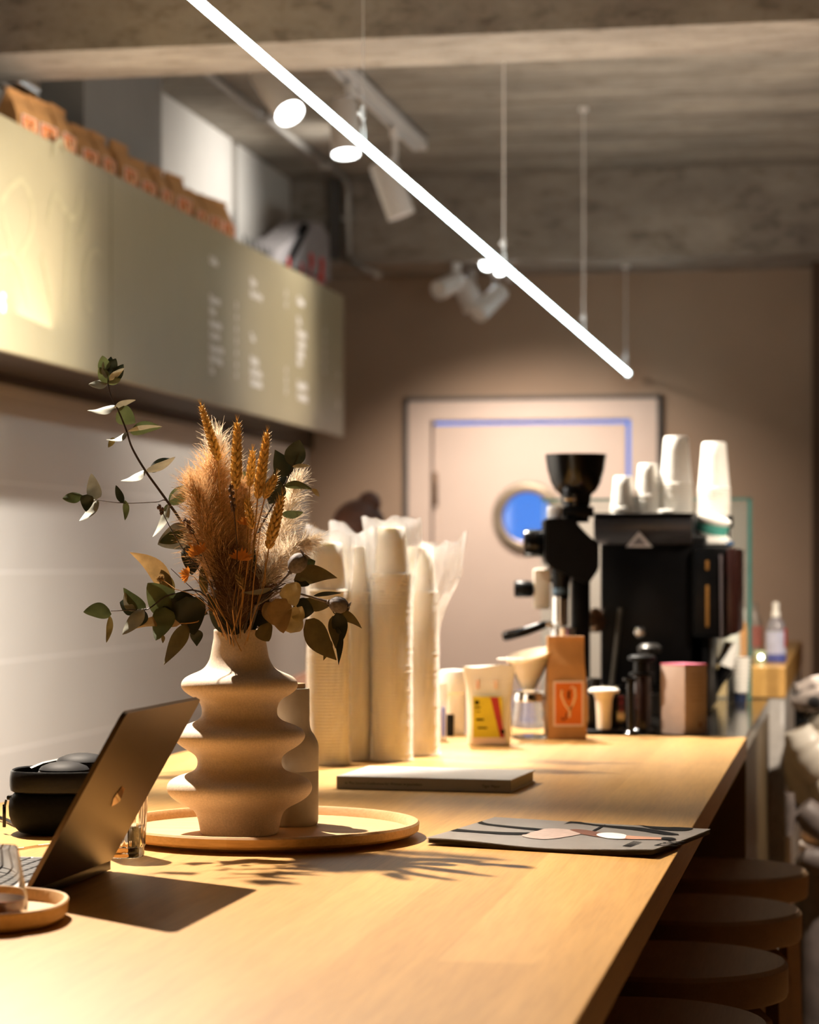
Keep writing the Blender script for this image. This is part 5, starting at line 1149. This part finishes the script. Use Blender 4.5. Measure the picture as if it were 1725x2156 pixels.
plume('tan pampas plume right of centre under the wheat ears', [(1020, 1400), (1010, 1200), (1000, 1000), (1010, 820)], .036, 1700, 'plume', D=3.04, hl=.045)
plume('wispy pale pampas plume spreading to the upper right', [(1110, 1350), (1190, 1120), (1240, 950), (1290, 780)], .026, 900, 'plume_pale', D=3.08, hl=.045)
plume('low pale pampas plume pointing right above the poppy pod', [(1100, 1330), (1180, 1200), (1270, 1120), (1370, 1080)], .02, 900, 'plume_pale', D=3.02, hl=.035)
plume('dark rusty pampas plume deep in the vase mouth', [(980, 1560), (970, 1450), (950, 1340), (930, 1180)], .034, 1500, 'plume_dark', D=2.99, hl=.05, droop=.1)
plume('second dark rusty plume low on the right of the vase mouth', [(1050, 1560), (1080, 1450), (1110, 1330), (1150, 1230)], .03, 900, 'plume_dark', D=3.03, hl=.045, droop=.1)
# poppy pods
def pod(label, pts, r, D=2.97):
    P_ = [NECK - UP * .05] + [Z(x, y, D) for x, y in pts]; t = thing('poppy_stem', label, 'poppy pod', P_[0], 'poppy pods in the bouquet')
    build('stem', B().tube(P_, [.0012] * (len(P_) - 1) + [.0022], 8), 'pod', t)
    a = P_[-1]; ax = (P_[-1] - P_[-2]).normalized()
    build('pod', B().lathe([(.0022, -.003), (.0034, -.002), (.003, 0), (r * .55, r * .15), (r * .9, r * .6), (r, r * 1.15), (r * .93, r * 1.7), (r * .62, r * 2.15), (r * .35, r * 2.3), (.001, r * 2.32)], a, 32, ax=ax, fn=lambda q, z: 1 + .03 * math.cos(q * 9)), 'pod', t)
    build('crown', B().lathe([(r * .3, r * 2.2), (r * .62, r * 2.45), (r * .66, r * 2.52), (r * .2, r * 2.4)], a, 36, ax=ax, fn=lambda q, z: 1 + .22 * math.cos(q * 9)), 'pod', t); return t
pod('grey poppy seed pod sticking out to the right at the rim', [(1080, 1420), (1230, 1330), (1340, 1365), (1462, 1400)], .0105)
pod('dark grey poppy seed pod upright at the right of the fluff', [(1100, 1400), (1180, 1330), (1245, 1260), (1262, 1240)], .0115, D=2.98)
# small things
def sprig(kind, label, cat, pts, D, fn, mat, part, stemmat='stem'):
    P_ = [NECK - UP * .05] + [Z(x, y, D) for x, y in pts]; t = thing(kind, label, cat, P_[0], 'dried stems in the vase'); build('stem', B().tube(P_, .0006, 5), stemmat, t)
    bb = B(); fn(bb, P_[-1], (P_[-1] - P_[-2]).normalized()); build(part, bb, mat, t); return t
def burr(R_, n):
    def f(bb, c, ax):
        for i in range(n):
            v = Vector((random.gauss(0, 1), random.gauss(0, 1), random.gauss(0, 1))).normalized(); s = v.cross(FWD + UP * .1).normalized() * R_ * .13
            bb.bm.faces.new([bb.bm.verts.new(x_) for x_ in (c - s, c + v * R_ * random.uniform(.8, 1.1), c + s)])
        bb.ball(c, R_ * .5)
    return f
sprig('strawflower', 'tan spiky strawflower head in front of the tan leaf', 'dried flower', [(860, 1440), (760, 1360), (660, 1330), (585, 1275)], 2.96, burr(.0068, 160), 'leaf_tan', 'flower_head', 'straw')
def flat(R_):
    def f(bb, c, ax):
        for i in range(9):
            a_ = -1.2 + 2.4 * i / 8; v = (ax * math.cos(a_) + ax.cross(FWD) * math.sin(a_)).normalized() * R_ * random.uniform(.9, 1.2); s = v.cross(FWD).normalized() * R_ * .22
            q = c - ax * R_ * .6
            bb.bm.faces.new([bb.bm.verts.new(x_ + FWD * random.uniform(-.001, .001)) for x_ in (q, q + v * .9 - s, q + v * 1.5, q + v * .9 + s)])
    return f
sprig('rust_statice', 'small rust orange flower left of the dark leaves', 'dried flower', [(870, 1440), (800, 1320), (760, 1265), (715, 1255)], 2.96, flat(.0085), 'rust', 'petals', 'straw')
sprig('rust_statice', 'rust orange flower tucked against the long branch', 'dried flower', [(880, 1440), (840, 1300), (800, 1200), (772, 1130)], 2.97, flat(.0105), 'rust', 'petals', 'straw')
sprig('rust_statice', 'rust orange flower in the middle of the fluff', 'dried flower', [(960, 1440), (980, 1300), (1000, 1200), (1005, 1160)], 2.955, flat(.0100), 'rust', 'petals', 'straw')
sprig('rust_statice', 'bright orange bloom beside the central wheat stems', 'dried flower', [(980, 1440), (1010, 1200), (1030, 1060), (1035, 980)], 2.97, flat(.0085), 'rust', 'petals', 'straw')
def lav(n, sz):
    def f(bb, c, ax):
        for i in range(n): bb.ball(c - ax * .004 * (n - i) + Vector([random.uniform(-.0018, .0018) for _ in range(3)]), sz * random.uniform(.8, 1.2), (.8, .8, 1.4), u=6, v=5); bb.ball(c - ax * .004 * (n - i) + ax.cross(FWD) * .002 * (-1) ** i, sz * .9, (1, .8, 1.3), u=6, v=5)
    return f
sprig('lavender_stalk', 'dark dried lavender spike in front of the central fluff', 'lavender', [(980, 1400), (985, 1100), (965, 900), (948, 785)], 2.95, lav(8, .0022), 'lav', 'blossoms')
sprig('lavender_stalk', 'thin dark lavender tip left of the fluff', 'lavender', [(850, 1300), (700, 1120), (630, 1000), (575, 890)], 2.97, lav(3, .0022), 'lav', 'blossoms')
sprig('lavender_stalk', 'dark lavender tip beside the long branch', 'lavender', [(870, 1300), (790, 1110), (740, 1010), (712, 960)], 2.985, lav(5, .0026), 'lav', 'blossoms')
for i, (a_, b_, c_) in enumerate((((860, 1330), (760, 1200), (690, 1140)), ((930, 1500), (860, 1390), (790, 1280)), ((950, 1540), (880, 1400), (800, 1180)), ((1050, 1540), (1070, 1300), (1110, 980)), ((1060, 1500), (1130, 1300), (1130, 1150)), ((920, 1540), (870, 1440), (640, 1225)))):
    P_ = [NECK - UP * .04 + RGT * .004 * (i - 3)] + [Z(x, y, 2.94 + .005 * i) for x, y in (a_, b_, c_)]
    top('grass_stem', B().tube(P_, [.0009, .0008, .0007, .0004], 6), 'straw' if i % 5 else 'stem', ('thin straw coloured grass stem left of the vase mouth', 'straw stem leaning left from the vase mouth', 'long straw stem crossing the dark leaves', 'thin straw stem rising in the right centre', 'straw stem under the right wheat ear', 'thin dark stem curving to the strawflower')[i], 'grass stem', 'dried stems in the vase')
# ---------------------------------------------------------------- stools
def stool(xc, yc, zt_, lab, first=None):
    if first is not None: return dup(first, (xc, yc, 0), lab)
    t = thing('bar_stool', lab, 'bar stool', (xc, yc, 0), 'stools along the counter')
    r = .178; build('seat', B().lathe([(r - .02, zt_ - .052), (r - .002, zt_ - .05), (r, zt_ - .045), (r, zt_ - .006), (r - .006, zt_), (.001, zt_)], (xc, yc, 0), 64), 'stoolwood', t)
    for q in range(4):
        a = PI / 4 + q * PI / 2 + .25; d = Vector((math.cos(a), math.sin(a), 0)); bb = B(); rows = []
        pts = [(r * .45, zt_ - .056), (r * .8, zt_ - .058), (r * .95, zt_ - .075), (r * 1.0, zt_ - .12), (r * 1.04, .35), (r * 1.08, 0.0)]
        sd = Vector((-d.y, d.x, 0))
        for rr, z in pts:
            c = Vector((xc, yc, z)) + d * (rr - .012); th = .011
            n_ = Vector((0, 0, 1)) if z > zt_ - .07 else d
            rows.append([bb.bm.verts.new(c + sd * .022 + n_ * th), bb.bm.verts.new(c - sd * .022 + n_ * th), bb.bm.verts.new(c - sd * .022 - n_ * th), bb.bm.verts.new(c + sd * .022 - n_ * th)])
        bb.skin(rows); bb.bm.faces.new(rows[0]); bb.bm.faces.new(rows[-1][::-1]); build('leg', bb, 'stoolwood', t, smooth=False)
    build('foot_ring', B().tube([Vector((xc, yc, .25)) + Vector((math.cos(a), math.sin(a), 0)) * (r * 1.0) for a in [2 * PI * i / 40 for i in range(41)]], .008, 8, caps=False), 'stoolwood', t)
    return t
sz_ = .71
st_ = []
for i, (px, py) in enumerate(((1625, 2150), (1662, 2019), (1690, 1911), (1703, 1829))):
    D = (CZ - sz_) * F / (py - HZ); e = CF(xr(px, D), D, 0); st_.append((e.x - .178 - .0, e.y - .178 * .16))
s0 = stool(st_[0][0], st_[0][1], sz_, 'round birch bar stool nearest the camera, cut off by the bottom edge')
stool(st_[1][0], st_[1][1], sz_, 'round birch bar stool tucked under the worktop, second from the camera', s0)
stool(st_[2][0], st_[2][1], sz_, 'round birch bar stool tucked under the worktop, second from the cabinet', s0)
stool(st_[3][0], st_[3][1], sz_, 'round birch bar stool nearest the dark counter cabinet, highest in view', s0)
# ---------------------------------------------------------------- person behind the cups
hp_ = WD(742, 1112, 8.0)
t = thing('person', 'person in dark clothes with brown hair bun, bending behind the cup stacks', 'person', (hp_.x, hp_.y + .12, 0))
px_, py_, hz_ = hp_.x, hp_.y + .05, hp_.z
def skinned(name, verts, edges, radii, mat, parent, root=0, sub=2):
    me = bpy.data.meshes.new(name); o0 = Vector(ORG[parent.name]); me.from_pydata([Vector(v) - o0 for v in verts], edges, []); o = bpy.data.objects.new(name, me); COL.objects.link(o)
    o.parent = parent; ORG[o.name] = Vector((0, 0, 0)); me.materials.append(M[mat])
    m_ = o.modifiers.new('Skin', 'SKIN'); m_.use_smooth_shade = True
    for i, r in enumerate(radii): me.skin_vertices[0].data[i].radius = (r, r) if not isinstance(r, tuple) else r; me.skin_vertices[0].data[i].use_root = (i == root)
    s = o.modifiers.new('Sub', 'SUBSURF'); s.levels = s.render_levels = sub
    dg = bpy.context.evaluated_depsgraph_get(); nm = bpy.data.meshes.new_from_object(o.evaluated_get(dg)); o.modifiers.clear(); o.data = nm
    for p_ in nm.polygons: p_.use_smooth = True
    return o
hh = hz_ - .02; bx0, by0 = px_ + .05, py_ + .06
V = [(bx0, by0 + .1, hh - .66), (bx0, by0 + .06, hh - .42), (bx0, by0 + .02, hh - .22), (bx0, by0 - .01, hh - .13), (bx0, by0 - .03, hh + .0),
     (bx0 - .13, by0 + .02, hh - .24), (bx0 - .13, by0 - .1, hh - .45), (bx0 - .15, by0 - .3, hh - .47), (bx0 + .13, by0 + .02, hh - .24), (bx0 + .13, by0 - .1, hh - .45), (bx0 + .15, by0 - .3, hh - .47),
     (bx0 - .09, by0 + .1, hh - .74), (bx0 - .1, by0 + .02, .45), (bx0 - .1, by0 + .08, .05), (bx0 - .1, by0 - .06, .03), (bx0 + .09, by0 + .1, hh - .74), (bx0 + .1, by0 + .02, .45), (bx0 + .1, by0 + .08, .05), (bx0 + .1, by0 - .06, .03)]
E = [(0, 1), (1, 2), (2, 3), (3, 4), (2, 5), (5, 6), (6, 7), (2, 8), (8, 9), (9, 10), (0, 11), (11, 12), (12, 13), (13, 14), (0, 15), (15, 16), (16, 17), (17, 18)]
body = skinned('body', V, E, [.15, .13, .13, .055, .085, .06, .045, .03, .06, .045, .03, .09, .06, .045, .03, .09, .06, .045, .03], 'skin', t)
hd = Vector((bx0 - .05, by0 - .04, hh))
build('hair', B().ball(hd + Vector((0, .03, .015)), .105, (.9, 1.0, 1.0), u=24, v=16).ball(hd + Vector((.035, .04, .105)), .042, u=16, v=10).ball(hd + Vector((.06, .02, .10)), .02), 'hair', t)
V2 = [(bx0, by0 + .1, hh - .66), (bx0, by0 + .06, hh - .42), (bx0, by0 + .03, hh - .2), (bx0 - .13, by0 + .02, hh - .24), (bx0 - .13, by0 - .1, hh - .44), (bx0 + .13, by0 + .02, hh - .24), (bx0 + .13, by0 - .1, hh - .44)]
skinned('shirt', V2, [(0, 1), (1, 2), (2, 3), (3, 4), (2, 5), (5, 6)], [.17, .15, .12, .08, .065, .08, .065], 'shirt', t)
V3 = [(bx0, by0 + .1, hh - .62), (bx0 - .09, by0 + .1, hh - .74), (bx0 - .1, by0 + .02, .45), (bx0 - .1, by0 + .08, .09), (bx0 + .09, by0 + .1, hh - .74), (bx0 + .1, by0 + .02, .45), (bx0 + .1, by0 + .08, .09)]
skinned('trousers', V3, [(0, 1), (1, 2), (2, 3), (0, 4), (4, 5), (5, 6)], [.16, .11, .08, .06, .11, .08, .06], 'shirt', t)
for s in (-1, 1):
    fc = B(); hnd = Vector((bx0 + .15 * s, by0 - .3, hh - .47)); fc.ball(hnd + Vector((0, -.05, 0)), .035, (.9, 1.3, .45))
    for f in range(4): fc.tube([hnd + Vector(((f - 1.5) * .017, -.08, 0)), hnd + Vector(((f - 1.5) * .019, -.115 - .006 * (1.5 - abs(f - 1.5)), -.006)), hnd + Vector(((f - 1.5) * .019, -.135, -.024))], [.009, .008, .006], 8)
    fc.tube([hnd + Vector((-.03 * s, -.04, 0)), hnd + Vector((-.05 * s, -.07, -.005)), hnd + Vector((-.045 * s, -.095, -.012))], [.011, .009, .007], 8)
    build('hand', fc, 'skin', t)
# ---------------------------------------------------------------- quilted coat and scarf on a chair at the far right
cD = 6.25
cc = CF(xr(1835, cD), cD, 0)
M['puffer'] = pm('pale_satin_puffer', (.68, .62, .53), .34, var=.1, scale=7)
t = thing('chair', 'dark chair hidden under the quilted coat beside the till counter', 'chair', (cc.x, cc.y, 0))
build('seat', B().box(cc + UP * .45, (.36, .36, .05), rot=TH, bev=.02), 'blackmatte', t)
build('backrest', B().box(cc + UP * .78 + FWD * .19, (.34, .03, .34), rot=TH, bev=.012), 'blackmatte', t)
for a, b_ in ((-.15, -.15), (.15, -.15), (-.15, .15), (.15, .15)): build('leg', B().cyl(cc + RGT * a + FWD * b_, cc + RGT * a + FWD * b_ + UP * .43, .014), 'black', t)
t = thing('puffer_coat', 'shiny pale quilted puffer coat heaped on the chair at right edge', 'coat', (cc.x, cc.y, .47))
def puff(name, a, b_, c_, rx, thick_, mat='puffer', n=26, seed=0):
    """a bulging padded roll from a through b_ to c_"""
    bb = B(); a, b_, c_ = Vector(a), Vector(b_), Vector(c_); pts = []; rr = []
    for i in range(n + 1):
        u = i / n; pts.append(a * (1 - u) ** 2 + b_ * 2 * u * (1 - u) + c_ * u * u); rr.append(rx * (math.sin(PI * min(1, max(0, .05 + u * .9))) ** .35) * (1 + .09 * noise.noise(Vector((u * 9, seed, 0)))))
    bb.tube(pts, rr, 20)
    for v in bb.bm.verts:
        v.co += Vector((0, 0, 1)) * .008 * noise.noise(v.co * 14 + Vector((seed, 0, 0))) + RGT * .008 * noise.noise(v.co * 17 + Vector((seed + 5, 0, 0)))
    return build(name, bb, mat, t)
def cw(px, py, d=0): return WD(px + 22, py, cD - .25 + d)
puff('quilted_panel', cw(1700, 1490), cw(1760, 1530), cw(1840, 1560), .075, 0, seed=1)
puff('quilted_panel', cw(1660, 1535), cw(1690, 1610), cw(1790, 1650), .062, 0, seed=2)
puff('quilted_panel', cw(1655, 1560, .08), cw(1668, 1640, .08), cw(1700, 1700, .08), .05, 0, seed=3)
puff('quilted_panel', cw(1690, 1655), cw(1740, 1650), cw(1830, 1640), .065, 0, seed=4)
puff('quilted_panel', cw(1700, 1700, .05), cw(1750, 1710, .05), cw(1830, 1700, .05), .06, 0, seed=5)
bb = B(); bb.box(cw(1775, 1600, .12), (.24, .16, .38), rot=TH, bev=.07, seg=4); build('lining', bb, 'shirt', t, label='dark lining')
t = thing('grey_bag', 'soft grey bag with pale zip edge standing below the coat', 'bag', (cc.x, cc.y - .3, 0))
M['greybag'] = pm('grey_bag_cloth', (.17, .14, .13), .5, var=.3, scale=20)
bb = B(); bb.box(CF(xr(1775, cD - .42), cD - .42, .305), (.24, .16, .61), rot=TH, bev=.06, seg=4)
for v in bb.bm.verts: v.co += Vector((1, 1, 1)) * .02 * noise.noise(v.co * 12)
build('bag_body', bb, 'greybag', t)
dz_ = lambda px, py: WD(px, py, cD - .55)
build('pale_zip', B().tube([dz_(1683, 1773), dz_(1700, 1781), dz_(1730, 1784), dz_(1790, 1782)], .010, 10), pm('pale_trim', (.6, .52, .46), .5), t, label='pale zip edge')
build('grey_fold', B().tube([dz_(1690, 1800), dz_(1720, 1812), dz_(1780, 1812)], [.02, .035, .03], 14), 'greybag', t)
build('side_fold', B().tube([dz_(1662, 1670), dz_(1664, 1720), dz_(1661, 1760)], [.012, .016, .01], 12), 'greybag', t)
build('upper_fold', B().tube([dz_(1690, 1700), dz_(1715, 1725), dz_(1750, 1760)], [.03, .04, .03], 14), 'greybag', t)
m, nt, b = new_mat('mottled_knit'); v_ = tex(nt, 'Voronoi', 26); nt.links.new(ramp(nt, v_.outputs[0], [(.25, (.012, .012, .014)), (.45, (.05, .045, .045)), (.62, (.45, .38, .34))]), b.inputs['Base Color']); P(b, Roughness=.85); M['knit'] = m
t2 = thing('mottled_scarf', 'black and white mottled scarf bundled over the top of the coat', 'scarf', cw(1700, 1480))
t = t2
def roll(pts, r): 
    bb = B(); bb.tube([cw(*q) for q in pts], r, 16)
    for v in bb.bm.verts: v.co += Vector((1, 1, 1)) * .012 * noise.noise(v.co * 20)
    build('scarf_fold', bb, 'knit', t2)
roll([(1656, 1452, 0), (1690, 1446, 0), (1740, 1440, 0), (1820, 1450, 0)], [.02, .03, .035, .03]); roll([(1654, 1478, 0), (1690, 1475, -.03), (1740, 1472, -.03), (1820, 1478, 0)], [.025, .034, .04, .03]); roll([(1660, 1500, .06), (1700, 1492, .03), (1760, 1492, .03)], [.02, .03, .03])
# ---------------------------------------------------------------- lights
def spotlight(name, loc, target, power, size, blend=.4, col=(1, .82, .62), rad=.025):
    l = bpy.data.lights.new(name, 'SPOT'); l.energy = power; l.spot_size = math.radians(size); l.spot_blend = blend; l.color = col; l.shadow_soft_size = rad
    o = bpy.data.objects.new(name, l); COL.objects.link(o); o.location = loc
    o.rotation_euler = (Vector(target) - Vector(loc)).to_track_quat('-Z', 'Y').to_euler(); return o
def area(name, loc, target, power, sx_, sy_, col=(1, .85, .7)):
    l = bpy.data.lights.new(name, 'AREA'); l.shape = 'RECTANGLE'; l.size = sx_; l.size_y = sy_; l.energy = power; l.color = col
    o = bpy.data.objects.new(name, l); COL.objects.link(o); o.location = loc
    o.rotation_euler = (Vector(target) - Vector(loc)).to_track_quat('-Z', 'Y').to_euler(); return o
WARM = (1, .82, .62)
kl = CF(-.80, 3.75, 2.65)
spotlight('offscreen_lamp', kl, CF(-.5, 2.4, ZC), 640, 72, .8, (1, .84, .67), .018)
spotlight('offscreen_lamp', CF(-.95, 5.0, 2.65), CF(.1, 4.6, ZC), 310, 56, .7, (1, .85, .67), .025)
spotlight('offscreen_lamp', CF(.0, 5.95, 2.72), CF(.28, 5.6, 1.35), 560, 74, .7, (1, .90, .78), .03)
spotlight('offscreen_lamp', CF(.75, 5.1, 2.72), CF(-.09, 4.25, 1.14), 850, 23, .6, (1, .92, .82), .03)  # added narrow spot that brightens the cup stacks from the right
spotlight('wall_fill_spot', (-1.45, 4.6, 2.75), (XL, 5.7, 1.1), 1480, 88, 1, (1, .93, .84), .05)  # added unseen spot that brightens the tiled wall
spotlight('wall_fill_spot', (-1.2, 6.4, 2.3), (XB, 6.3, 2.2), 70, 84, .8, (1, .91, .78), .05)  # added spot without a fixture for the left part of the menu board
spotlight('wall_fill_spot', (-1.2, 9.7, 2.2), (XB, 9.5, 2.2), 55, 80, .8, (1, .88, .76), .05)  # added spot; the gap between both cones leaves the board's dark band
spotlight('ceiling_lamp', WD(1000, 665, 10.6), WY(1150, 1350, YF), 165, 104, 1, (1, .84, .72), .05)
spotlight('upper_wall_fill_spot', (-1.9, 9.9, 3.02), (XL, 9.8, 2.82), 32, 110, 1, (1, .95, .88), .05)  # added spot that brightens the white wall above the sign
spotlight('up_lamp', (.75, 7.6, 2.6), WD(1690, 190, 8.9), 20, 50, .8, (1, .85, .7), .04)
spotlight('offscreen_lamp', (.75, 4.7, 2.65), (.05, 6.3, .85), 330, 46, .7, (1, .86, .7), .04)  # added spot for the coat and till counter, not on any track
area('ceiling_fill', (-.4, 8.6, 1.9), (-.4, 8.6, 3.1), 16, 1.2, 2, (1, .86, .72))  # added upward fill for the ceiling, no fixture there
area('ceiling_fill', (-.8, 6.5, 2.0), (-.8, 6.55, 3.1), 14, 3, .3, (1, .84, .68))  # added upward fill that brightens the near beam's underside
wd = bpy.data.worlds.new('World'); sc.world = wd; wd.use_nodes = True; wd.node_tree.nodes['Background'].inputs[0].default_value = (.5, .42, .36, 1); wd.node_tree.nodes['Background'].inputs[1].default_value = .05
# ---------------------------------------------------------------- camera
cam = bpy.data.cameras.new('camera'); co = bpy.data.objects.new('camera', cam); COL.objects.link(co); sc.camera = co
co.location = (0, 0, CZ); co.rotation_euler = (PI / 2, 0, TH)
cam.sensor_fit = 'HORIZONTAL'; cam.sensor_width = 36; cam.lens = 36 * F / 1725; cam.shift_y = (HZ - 1078) / 1725
cam.dof.use_dof = True; cam.dof.focus_distance = 2.98; cam.dof.aperture_fstop = cam.lens / 15.0
sc.view_settings.view_transform = 'Standard'; sc.view_settings.look = 'None'; sc.view_settings.gamma = 1; sc.view_settings.exposure = 0
sc.cycles.use_denoising = True; sc.cycles.max_bounces = 10; sc.cycles.transparent_max_bounces = 16; sc.cycles.transmission_bounces = 8
sc.cycles.sample_clamp_indirect = 8; sc.cycles.caustics_reflective = False; sc.cycles.caustics_refractive = True
